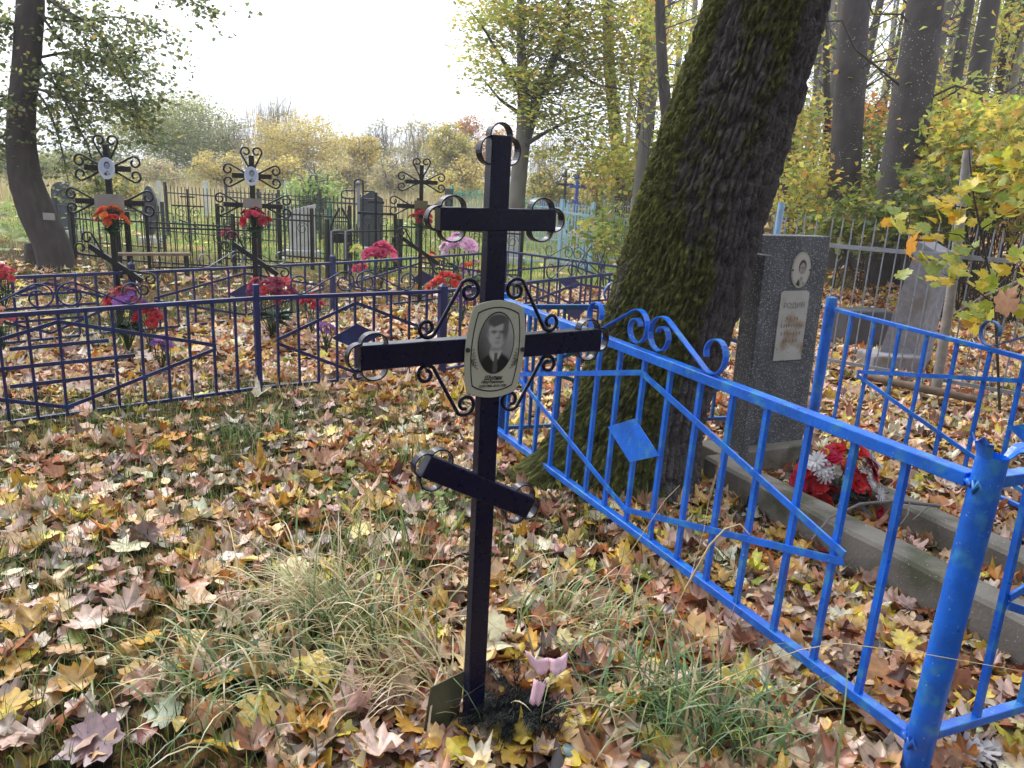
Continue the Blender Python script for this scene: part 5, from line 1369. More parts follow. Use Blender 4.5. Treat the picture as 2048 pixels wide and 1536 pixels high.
def add_trunk(t, pts, rads, name='trunk', mat=None, **k):
    P, T, c, ax = trunk_mesh(pts, rads, **k); link(name, mesh_np(name, P - org(t), T, c, True), mat or M_GBARK, t); return ax

M_DOTBARK = bark_mat('lichen_dotted_bark', 0.9, 40, 0.008, 22)

def twigs(t, starts, ends, r0, sag=0.1, name='branches', n=5, base=(70, 64, 58), steps=4, jit=0.1):
    m = MB(); g = np.random.default_rng(len(ends))
    for s_, e in zip(starts, ends):
        s_ = V3(s_); e = V3(e); L = np.linalg.norm(e - s_); pts = []
        for i in range(steps + 1):
            q = i / steps; p = s_ + (e - s_) * q + g.normal(0, 1, 3) * jit * L * 0.25 * math.sin(math.pi * q); p[2] += sag * L * math.sin(math.pi * q); pts.append(p)
        m.tube(pts, np.linspace(r0 * min(1, L), r0 * 0.25, steps + 1), n, cap=False)
    return m.build(name, surf('twig_bark', lin(*base), 0.9, var=0.3, bump=0.2), t)

def pxpts(lst, Y): return [at(x, y, Y if len(r) == 0 else r[0]) for x, y, *r in lst]

def build_curved_tree():
    Y = 12.0
    ax_px = [(128, 600), (120, 548), (104, 490), (74, 425), (50, 360), (42, 290), (44, 220), (52, 140), (58, 60), (61, 0), (66, -150), (74, -400)]
    wpx = [80, 68, 64, 62, 56, 50, 47, 45, 45, 44, 40, 30]
    pts = pxpts(ax_px, Y); rads = [w / 2 * 12.4 / FPX for w in wpx]
    loc = pts[1].copy(); loc[2] = 0
    t = thing('curved_tree', 'dark tree with curved trunk and drooping grey green leaves at left', 'tree', tuple(loc))
    add_trunk(t, pts, rads, nth=36, nt_=110, amp=0.05, base=(72, 64, 62), seed=2)
    # small board nailed on the trunk
    c = at(98, 433, Y - 0.42); MB().box(c, (0.18, 0.02, 0.1), (1, -.1, 0)).build('nailed_board', M_GREYPL, t)
    limbs = [[(58, 150), (120, 145), (190, 175), (262, 232)], [(62, 30), (140, 45), (240, 30), (330, 62)], [(66, -70), (190, -60), (320, -30), (402, 12)], [(56, 140), (110, 165), (165, 225), (210, 300)], [(54, 160), (98, 215), (125, 300), (142, 395)],
             [(50, 200), (0, 190), (-70, 215)], [(58, 60), (0, 40), (-80, 60)], [(56, 120), (150, 100), (230, 120), (310, 160)], [(60, 0), (130, 95), (200, 130), (280, 100)], [(50, 250), (-10, 280), (-60, 330)], [(54, 170), (140, 200), (240, 205), (318, 198)], [(60, 90), (130, 200), (180, 300), (195, 380)], [(62, -20), (200, 60), (260, 170), (285, 280)], [(64, -30), (120, 10), (190, 60), (230, 100)]]
    Lf = Leaves(); m = MB(); g = np.random.default_rng(3); st, en = [], []
    for i, lb in enumerate(limbs):
        dy = g.uniform(-1.2, 1.2); P = [at(x, y, Y + dy * k / 3) for k, (x, y) in enumerate(lb)]
        P = np.array(P); s = np.linspace(0, 1, 14); Q = np.column_stack([np.interp(s, np.linspace(0, 1, len(P)), P[:, j]) for j in range(3)])
        Q[1:-1] = (Q[:-2] + Q[1:-1] + Q[2:]) / 3; m.tube(Q, np.linspace(0.024, 0.004, 14), 6, cap=False)
        for k in range(3, 14):
            for r in range(4):
                e = Q[k] + np.array([g.normal(0.10, 0.28), g.normal(0, 0.32), g.normal(-0.14, 0.20)]); st.append(Q[k]); en.append(e)
                n = 14; w = g.uniform(0, 1.15, n)[:, None]; pos = Q[k] + (e - Q[k]) * w + g.normal(0, 0.055, (n, 3)); Lf.add(T_HEART, pos, g.uniform(0.045, 0.08, n), palette(n, [lin(134, 146, 92), lin(106, 122, 76), lin(168, 172, 108), lin(206, 194, 110)], [4, 4, 2, 0.7], 0.15), frames(n, 1.0))
    m.build('limb', surf('twig_bark', lin(70, 64, 58), 0.9, var=0.3, bump=0.2), t)
    twigs(t, st, en, 0.007, 0.0, steps=2, n=4)
    Lf.build('leaves', M_GREEN, t)

build_curved_tree()

def crown_in(Lf, ells, Y, n, size, cols, w, tmpl, g, clump=0.45, depth=2.0, flat=0.45, per=30, tilt=0.7):
    """leaf sprays spread through ellipsoids given by photo centre and radii at depth Y; returns spray centres"""
    cs = []
    tot = sum(e[2] * e[3] for e in ells)
    for (x, y, rx, ry) in ells:
        k = max(1, int(n / per * rx * ry / tot)); cnt = 0
        while cnt < k:
            u = g.uniform(-1, 1, 3)
            if u.dot(u) > 1: continue
            c = at(x + u[0] * rx, y + u[1] * ry, Y + u[2] * depth); cs.append(c); cnt += 1
    cs = np.array(cs); k = len(cs); rep = np.repeat(cs, per, axis=0); m = len(rep)
    pos = rep + g.normal(0, 1, (m, 3)) * np.array([clump, clump, clump * flat])
    tone = np.repeat(np.clip(g.normal(1, 0.16, k), .6, 1.4), per)[:, None]
    Lf.add(tmpl, pos, g.uniform(0.7, 1.25, m) * size, np.clip(palette(m, cols, w, 0.12, g) * tone, 0, .9), frames(m, tilt, g))
    return cs

def build_maple():
    Y = 24.0; g = np.random.default_rng(8)
    pts = pxpts([(1028, 500), (1033, 420), (1040, 330), (1047, 270), (1046, 180), (1042, 90), (1040, 0), (1040, -160), (1045, -400)], Y); rads = [w / 2 * 24 / FPX for w in (40, 33, 30, 28, 20, 16, 14, 11, 6)]
    loc = pts[0].copy(); loc[2] = float(tz(loc[0], loc[1])); pts[0][2] = -0.1
    t = thing('maple_tree', 'yellow green maple with grey forked trunk behind the near cross', 'tree', tuple(loc))
    ax = add_trunk(t, pts, rads, nth=18, nt_=70, amp=0.05, base=(104, 98, 94), seed=5)
    L1 = pxpts([(1048, 275), (1068, 215), (1095, 150), (1130, 60), (1150, -60)], Y); add_trunk(t, L1, [.22, .17, .13, .09, .05], 'limb', nth=10, nt_=30, base=(80, 74, 70), seed=6)
    for lb in ([(1050, 290), (1090, 265), (1150, 235), (1230, 215)], [(1080, 190), (1130, 150), (1190, 100), (1250, 70)], [(1046, 200), (1010, 130), (970, 60), (940, 20)], [(1044, 230), (1000, 200), (960, 150)], [(1110, 110), (1190, 170), (1260, 180)]):
        add_trunk(t, pxpts(lb, Y + g.uniform(-1, 1)), np.linspace(.07, .012, len(lb)), 'limb', nth=8, nt_=20, base=(70, 64, 60), seed=7)
    Lf = Leaves()
    ells = [(1060, 40, 120, 70), (1150, 90, 120, 90), (1260, 40, 110, 70), (1070, 170, 80, 60), (1180, 230, 90, 70), (980, 30, 50, 45), (985, 115, 45, 40), (1255, 150, 80, 70), (1110, -80, 220, 80), (1075, 245, 60, 30), (1170, 320, 70, 38), (1090, 300, 40, 20), (1010, 160, 60, 40), (1230, 300, 50, 40)]
    cs = crown_in(Lf, ells, Y, 21000, 0.155, MAPLE_C, MAPLE_W, T_QUAD, g, 0.42, 2.2, 0.26, 40, 0.5)
    src = ax[25:60]; st = [src[np.argmin(np.linalg.norm(src - c + (0, 0, 1.2), axis=1))] for c in cs]
    twigs(t, st[::3], cs[::3], 0.014, 0.06, steps=4, n=4, jit=.2)
    Lf.build('crown', M_GREEN, t)

build_maple()

def far_tree(label, x, ytop, wpx, Y, cols, w, n=4200, size=0.24, bare=0.0, ybase=396, kind='tree', group='autumn trees along the far edge of the field', seed=0, low=0.1):
    g = np.random.default_rng(seed + 50); p = at(x, ybase, Y); p[2] = float(tz(p[0], p[1])); h = height_at(p, ytop) - p[2]; rw = wpx / 2 * Y / FPX
    t = thing('autumn_tree' if kind == 'tree' else 'autumn_bush', label, 'tree' if kind == 'tree' else 'bush', tuple(p), group)
    z = np.array([0, 0, 1.0]); m = MB(); tips = []
    for i in range(3 if kind == 'tree' else 6):
        e = p + np.array([g.normal(0, rw * .3), g.normal(0, rw * .3), h * g.uniform(.75, .95)]); md = (p + e) / 2 + g.normal(0, .15, 3); m.tube([p + g.normal(0, .1, 3) * (1, 1, 0), md, e], [0.10, 0.06, 0.02], 6, cap=False); tips += [md, e]
    for i in range(26):
        s_ = p + z * h * g.uniform(.25, .8) + g.normal(0, rw * .12, 3) * (1, 1, 0); e = s_ + np.array([g.normal(0, rw * .5), g.normal(0, rw * .5), h * g.uniform(.05, .3)]); m.tube([s_, (s_ + e) / 2 + g.normal(0, .1, 3), e], [0.035, 0.025, 0.008], 4, cap=False); tips.append(e)
    m.build('trunk', surf('far_bark', lin(112, 102, 94), 0.9, var=0.2, bump=0), t)
    Lf = Leaves()
    per = 40; k = max(2, int(n * (1 - bare) / per)); u = g.normal(0, 1, (k, 3)); u /= np.linalg.norm(u, axis=1)[:, None]; u *= (g.uniform(0, 1, k) ** (1 / 2.2))[:, None]
    lo = h * low; cz = (h + lo) / 2; c = p + np.column_stack([u[:, 0] * rw, u[:, 1] * rw, cz + u[:, 2] * (h - lo) / 2]); rep = np.repeat(c, per, axis=0); mm = len(rep)
    pos = rep + g.normal(0, 1, (mm, 3)) * np.array([.42, .42, .30]) * max(0.5, rw / 3.5); tone = np.repeat(np.clip(g.normal(1, 0.2, k), .5, 1.4), per)[:, None]
    Lf.add(T_QUAD, pos, g.uniform(.7, 1.2, mm) * size, np.clip(palette(mm, cols, w, .12, g) * tone, 0, .9), frames(mm, .8, g)); Lf.build('crown', M_GREEN, t)
    if bare:
        B = Blades(); k = int(900 * bare); base = p + np.column_stack([g.normal(0, rw * .45, k), g.normal(0, rw * .4, k), g.uniform(.1, .75, k) * h]); B.grow(base, g.uniform(.18, .4, k) * h, g.uniform(.02, .04, k), palette(k, [lin(150, 140, 132), lin(126, 114, 106)], [1, 1], .1, g), g.uniform(0, .9, k), r=g, seg=3); B.build('bare_twigs', M_GRASS, t, kind='stuff')
    return t

YG = [lin(176, 178, 108), lin(150, 160, 100), lin(200, 188, 108), lin(134, 142, 96)]
YE = [lin(220, 196, 108), lin(210, 186, 104), lin(190, 184, 112), lin(228, 208, 136)]
TANC = [lin(200, 182, 142), lin(204, 188, 126), lin(184, 170, 146), lin(180, 186, 132)]
GREYG = [lin(150, 154, 112), lin(134, 142, 104), lin(170, 166, 120)]

def build_treeline():
    W4 = [4, 3, 2, 2]
    D = [('olive green broad tree in the far treeline', 355, 188, 240, 58, YG, W4, 5200, 0.0), ('grey twiggy half bare tree beside the broad olive one', 470, 225, 130, 60, TANC, W4, 1500, 0.8), ('yellow broad tree in the middle of the far treeline', 605, 228, 200, 58, YE, W4, 4800, 0.1), ('thin bare tree standing behind the yellow broad tree', 555, 180, 110, 64, TANC, W4, 500, 1.0),
         ('small bright yellow tree right of the broad yellow one', 724, 264, 80, 52, YE, W4, 2200, 0.0), ('grey half bare tree behind the bright yellow one', 762, 240, 90, 66, GREYG, [3, 3, 2], 1400, 0.6), ('tan feathery tree left of the farthest curled cross', 832, 236, 110, 64, TANC, W4, 2600, 0.4), ('yellow green tree behind the farthest curled cross', 895, 246, 100, 50, YE + YG, [3, 2, 2, 2, 2, 2, 1, 1], 3000, 0.0), ('rusty orange tree left of the near cross top', 925, 228, 90, 62, [lin(206, 140, 74), lin(196, 150, 84), lin(180, 150, 96)], [3, 2, 2], 2600, 0.1),
         ('pale orange tree behind the near cross top', 990, 238, 90, 64, [lin(212, 160, 90), lin(200, 170, 100), lin(190, 150, 110)], [3, 2, 2], 2200, 0.2), ('pale twiggy tree behind the maple trunk', 1090, 262, 120, 62, TANC, W4, 1500, 0.6), ('greyish tree at the far left behind the curved trunk', 175, 300, 170, 56, GREYG, [3, 3, 2], 2600, 0.3), ('low yellow tree at the left edge of the treeline', 40, 296, 150, 50, YG, W4, 2400, 0.1), ('hazy grey tree between the yellow trees', 670, 262, 90, 70, GREYG, [3, 3, 2], 1300, 0.5)]
    for i, (lab, x, yt, w, Y, c, ww, n, b) in enumerate(D): far_tree(lab, x, yt, w, Y, c, ww, int(n * (4.5 if 'olive' in lab or 'greyish' in lab else 2.8)), 0.19, b, seed=i)
    Bd = [('tan bush below the broad olive tree', 300, 318, 130, 46, TANC, W4), ('ochre bush below the grey twiggy tree', 440, 300, 120, 50, YE, W4), ('golden bush beside the green shrub', 560, 312, 120, 48, YE, W4), ('tan bush below the bright yellow tree', 690, 320, 120, 50, TANC + YE, [3, 2, 2, 1, 2, 2, 1, 1]), ('pale bush left of the farthest curled cross', 790, 312, 110, 48, TANC, W4), ('ochre bush behind the turquoise fence', 930, 318, 120, 44, YE, W4), ('yellow bush right of the maple trunk', 1100, 326, 110, 38, YE + YG, [2, 2, 2, 2, 2, 2, 1, 1]), ('ochre bush beside the distant blue crosses', 1200, 322, 120, 36, YE, W4), ('olive bush near the mossy trunk', 1262, 330, 80, 32, YG + YE, [2] * 8), ('tan bush at the far left', 200, 340, 130, 40, TANC + YG, [2] * 8), ('yellow bush near the curved tree', 225, 345, 100, 26, YE + YG, [2] * 8)]
    for i, (lab, x, yt, w, Y, c, ww) in enumerate(Bd): far_tree(lab, x, yt, w, Y, c, ww, 4800, 0.17, 0.15, kind='bush', group='autumn bushes along the far edge of the field', seed=30 + i, low=0.0)
    far_tree('light green feathery shrub in the field right of the middle cross', 628, 334, 120, 23, [lin(160, 184, 106), lin(136, 166, 88), lin(186, 200, 130)], [3, 3, 2], 2000, 0.11, 0.0, ybase=440, kind='bush', group=None, seed=60, low=0.05)

build_treeline()

# ------------------------------------------------------------------ the wood on the right
def build_wood():
    g = np.random.default_rng(21)
    big = [('stout grey trunk speckled with white lichen, right of the mossy tree', [(1676, 560), (1682, 450), (1692, 300), (1703, 120), (1712, 0), (1726, -200)], 56, 14.5, 0.04), ('stout leaning grey trunk beside the lichen speckled one', [(1772, 560), (1786, 430), (1812, 280), (1836, 120), (1852, 0), (1880, -200)], 72, 13.0, 0.02),
           ('dark trunk leaning right near the right edge', [(1925, 420), (1942, 240), (1962, 110), (1982, 0), (2010, -180)], 36, 17, 0), ('slim forked dark trunk left of the leaning one', [(1895, 400), (1908, 190), (1922, 90), (1940, 0), (1962, -150)], 20, 20, 0), ('thin pale trunk near the right edge', [(1970, 420), (1988, 260), (2004, 120), (2022, 0), (2050, -150)], 14, 22, 0), ('thin grey trunk at the right edge', [(2000, 400), (2018, 210), (2038, 80), (2052, 0), (2080, -120)], 13, 22, 0), ('thin dark trunk just right of the mossy tree', [(1652, 460), (1655, 250), (1652, 100), (1650, 0), (1646, -120)], 12, 20, 0),
           ('grey trunk standing left of the mossy tree', [(1245, 420), (1240, 330), (1226, 220), (1218, 120), (1215, 0)], 24, 27, 0), ('pale grey twin trunk left of the mossy tree', [(1276, 430), (1278, 330), (1288, 180), (1292, 60), (1294, -60)], 20, 28, 0), ('slim grey twin trunk beside the pale one', [(1290, 430), (1296, 320), (1306, 200), (1312, 100), (1316, -60)], 14, 29, 0), ('forked dark tree peeping out left of the mossy trunk', [(1355, 420), (1340, 290), (1328, 180), (1322, 90), (1318, -80)], 22, 15, 0)]
    for i, (lab, px, w, Y, sp) in enumerate(big):
        pts = pxpts(px, Y); loc = pts[0].copy(); loc[2] = float(tz(loc[0], loc[1])) - 0.05
        b = pts[0].copy(); b[2] = loc[2]; pts = [b] + pts[1:] if b[2] < pts[1][2] else pts
        t = thing('forest_tree', lab, 'tree', tuple(loc), 'trunks of the wood')
        r = w / 2 * Y / FPX; k = len(pts); rr = [r * (1.15 - 0.35 * j / (k - 1)) for j in range(k)]
        ax = add_trunk(t, pts, rr, nth=22 if w > 40 else 12, nt_=70 if w > 40 else 40, amp=0.04, base=(74, 68, 68) if w > 40 else (72, 66, 64), mat=M_DOTBARK if sp else None, seed=i)
        st, en = [], []
        for j in range(14):
            s_ = ax[g.integers(len(ax) // 3, len(ax))]; e = s_ + np.array([g.normal(0, 1), g.normal(0, .6), g.uniform(.2, 1.1)]) * g.uniform(.5, 1.3); st.append(s_); en.append(e)
        twigs(t, st, en, 0.022 if w > 40 else .014, 0.05, steps=4, n=5, jit=.25)
        Lf = Leaves(); n = 170; en = np.array(en); pos = en[g.integers(0, len(en), n)] + g.normal(0, .45, (n, 3)); Lf.add(T_QUAD, pos, g.uniform(.09, .15, n), palette(n, MAPLE_C, MAPLE_W, .15, g), frames(n, .8, g)); Lf.build('crown', M_GREEN, t)
    # the many slim trees farther in, from a few shared shapes
    protos = []
    for v in range(6):
        gg = np.random.default_rng(70 + v); t = thing('forest_tree', 'slim bare trunk deep in the wood on the right', 'tree', (0, 0, 0), 'slim trunks deep in the wood')
        H_ = gg.uniform(11, 15); lx, ly = gg.normal(0, .05, 2); pts = [np.array([lx * z + gg.normal(0, .06), ly * z + gg.normal(0, .06), z]) for z in np.linspace(-.2, H_, 7)]
        ax = add_trunk(t, pts, np.linspace(gg.uniform(.10, .19), .03, 7), nth=8, nt_=24, base=[(104, 98, 94), (84, 78, 74), (128, 122, 116)][v % 3], seed=v)
        st, en = [], []
        for j in range(34):
            s_ = ax[gg.integers(4, 24)]; e = s_ + np.array([gg.normal(0, .9), gg.normal(0, .9), gg.uniform(.2, 1.6)]); st.append(s_); en.append(e)
        twigs(t, st, en, .02, .03, steps=3, n=4, jit=.25)
        Lf = Leaves(); n = 110; en = np.array(en); pos = en[gg.integers(0, len(en), n)] + gg.normal(0, .55, (n, 3)); Lf.add(T_QUAD, pos, gg.uniform(.13, .22, n), palette(n, MAPLE_C, [4, 2, 4, 2, 2], .15, gg), frames(n, .8, gg)); Lf.build('crown', M_GREEN, t)
        protos.append(t)
    spots = []
    for k in range(96):
        Y = g.uniform(19, 58); xp = g.uniform(1500, 2130) if k < 84 else g.uniform(1225, 1420); p = at(xp, 420, Y); spots.append((p[0], p[1]))
    for k, (x, y) in enumerate(spots):
        o = protos[k % 6] if k < 6 else copy_tree(protos[k % 6]); o.location = (x, y, float(tz(x, y)) - .05); o.rotation_euler = (0, 0, g.uniform(0, 6.28)); s = g.uniform(.8, 1.25); o.scale = (s, s, s)
    # leafy young maples of the undergrowth
    ug = [('golden maple undergrowth behind the lichen speckled trunk', 1640, 400, 80, 120, 15.5), ('yellow green undergrowth between the two stout trunks', 1745, 330, 60, 110, 17), ('low green undergrowth at the foot of the stout trunks', 1720, 450, 90, 50, 12.5), ('orange leaved bush between the stout trunks', 1742, 250, 50, 60, 19), ('tall yellow undergrowth right of the leaning stout trunk', 1890, 270, 80, 110, 14), ('yellow bush in front of the dark leaning trunk', 1960, 300, 90, 100, 12), ('green yellow bush at the right edge', 2050, 330, 80, 140, 10.5), ('olive undergrowth below the tall yellow bush', 1880, 400, 80, 70, 11), ('thin yellow saplings left of the stout trunks', 1600, 300, 50, 130, 20), ('yellow foliage far back in the wood', 1700, 160, 120, 120, 30), ('pale yellow foliage high in the wood', 1900, 100, 120, 110, 28), ('yellow foliage at the upper right corner', 2010, 60, 90, 130, 22), ('golden foliage left of the mossy trunk', 1260, 330, 70, 60, 21), ('yellow leaves beside the mossy trunk, by the forked tree', 1345, 190, 45, 130, 17), ('green yellow leaves above the forked tree', 1330, 60, 70, 80, 17), ('dark green bush by the pale blue panel', 1215, 470, 55, 40, 13.0), ('green weeds left of the mossy trunk beyond the fence', 1200, 435, 60, 30, 17)]
    for i, (lab, x, y, rx, ry, Y) in enumerate(ug):
        p = at(x, y + ry, Y); p[2] = float(tz(p[0], p[1])); t = thing('maple_undergrowth', lab, 'bush', tuple(p), 'leafy undergrowth of the wood'); Lf = Leaves(); gg = np.random.default_rng(i + 90)
        cols, w = MAPLE_C, [5, 3, 5, 1.2, 2]
        if 'orange' in lab: cols, w = [lin(216, 132, 60), lin(226, 170, 80), lin(190, 150, 70)], [3, 2, 2]
        if 'olive' in lab or 'low green' in lab or 'dark green' in lab or 'weeds' in lab: cols, w = [lin(124, 138, 66), lin(92, 112, 54), lin(170, 166, 74), lin(150, 120, 66)], [4, 4, 2, 1]
        n = int(1500 * min(2.2, rx * ry / 6000 * (Y / 14) ** .5) * (0.28 if y < 200 else 0.85)); cs = crown_in(Lf, [(x, y, rx, ry)], Y, n, .125 if Y < 18 else .16, cols, w, T_MID if Y < 13 else T_QUAD, gg, .22 * (Y / 14), 1.6, .6, 14, .9)
        k = len(cs); st = [p + gg.normal(0, .25, 3) * (1, 1, 0) for _ in range(k)]
        twigs(t, st[::3], cs[::3], .012, .1, steps=4, n=4, jit=.2, name='stems'); Lf.build('leaves', M_GREEN, t)

build_wood()

def build_sapling():
    Y = 5.9; g = np.random.default_rng(31)
    b = at(2010, 760, Y + .3); b[2] = 0
    t = thing('maple_sapling', 'young maple with large yellow green leaves in front of the silver rods', 'sapling', tuple(b))
    br = [[(2015, 760), (1990, 600), (1965, 480), (1945, 380), (1938, 300)], [(1972, 520), (1920, 470), (1850, 460), (1760, 452)], [(1960, 460), (2010, 430), (2060, 400)], [(1985, 580), (2030, 540), (2070, 500)], [(1950, 420), (1900, 410), (1860, 425)], [(1990, 610), (1940, 570), (1880, 545)], [(1945, 370), (1985, 340), (2040, 320)], [(1965, 490), (1900, 520), (1830, 520)], [(2000, 640), (2040, 600), (2080, 590)], [(1990, 590), (1960, 640), (1925, 620)]]
    anchors = []
    for i, lb in enumerate(br):
        dy = 0 if i == 0 else g.uniform(-.45, .35)
        P = np.array([at(x, y, Y + dy * k / max(1, len(lb) - 1)) for k, (x, y) in enumerate(lb)]); 
        if i == 0: P[0][2] = 0
        MB().tube(P, np.linspace(.012 if i == 0 else .006, .004 if i == 0 else .002, len(P)), 6).build('stem' if i == 0 else 'twig', surf('twig_bark', lin(70, 64, 58), 0.9), t)
        if i: 
            for s in np.linspace(.25, 1.0, 11): anchors.append(np.array([np.interp(s, np.linspace(0, 1, len(P)), P[:, j]) for j in range(3)]))
    ml = []
    for k in range(6):
        me = mesh_np('sapling_leaf', T_FLAT[k][0], T_FLAT[k][1]); me.materials.append(M_GREENO); ml.append(me)
    cols = [lin(206, 206, 70), lin(170, 184, 64), lin(226, 200, 60), lin(140, 160, 66), lin(232, 178, 56)]
    for i, a in enumerate(anchors):
        for r in range(2 if i % 2 else 1):
            o = bpy.data.objects.new('leaf', ml[g.integers(0, 6)]); COL.objects.link(o); o.parent = t; p = a + g.normal(0, .07, 3) * (1, 1, .8); o.location = tuple(p - org(t)); s = g.uniform(.075, .14); o.scale = (s, s, s)
            Mx = frames(1, .75, g, up=np.array([[-.1, -.55, .1]]))[0]; o.rotation_euler = Matrix(Mx.tolist()).to_euler(); o.color = (*np.clip(np.array(cols[g.choice(5, p=[.3, .25, .2, .15, .1])]) * g.uniform(.8, 1.15), 0, .95), 1)
    # the dry brown leaf and the orange one caught in the twigs
    for x, y, Yc, s, c, lab in ((2012, 602, 4.6, .19, lin(176, 128, 92), 'dry brown curled leaf'), (1822, 488, 5.0, .17, lin(226, 158, 40), 'orange yellow leaf')):
        o = bpy.data.objects.new('leaf', ml[1]); COL.objects.link(o); o.parent = t; o.location = tuple(at(x, y, Yc) - org(t)); o.scale = (s, s, s); o.rotation_euler = (R(78), R(10), R(g.uniform(0, 360))); o.color = (*c, 1); o['label'] = lab
    for x, yt, yb, w, lab in ((1930, 300, 560, 20, 'thin grey cut sapling stem standing at right'),):
        p = at(x - 15, yb, 6.4); q = at(x + 6, yt, 6.4); p[2] = 0; MB().tube([p, (p + q) / 2 + (.02, 0, 0), q], [.042, .038, .034], 10).build('cut_stem', surf('pale_bark', lin(150, 146, 146), .9, var=.25), loc=tuple(p), label=lab, cat='stem')

build_sapling()

# ------------------------------------------------------------------ tussocks, weeds, single leaves
def tussock(label, x, y, n, hgt, spread, cols, w, bend=(0.7, 2.2), seed=0, lean=None, wid=(.005, .011)):
    g = np.random.default_rng(seed + 300); p = gp(x, y)
    B = Blades(); P = p + np.column_stack([g.normal(0, spread * 1.35, n), g.normal(0, spread * 1.1, n), np.zeros(n)]); P[:, 2] = tz(P[:, 0], P[:, 1])
    az = None if lean is None else g.normal(lean, .9, n)
    n = int(n * 0.72); P = P[:n]; hgt = hgt * 0.9; az = None if az is None else az[:n]
    bend = (bend[0] * 1.5, bend[1] * 1.22)
    B.grow(P, g.uniform(.6, 1.35, n) * hgt, g.uniform(*wid, n), palette(n, cols, w, .14, g), g.uniform(*bend, n), r=g, seg=7, lean=az)
    B.build('grass_tussock', M_GRASS, loc=tuple(p), label=label, cat='grass', group='grass tussocks on the ground')

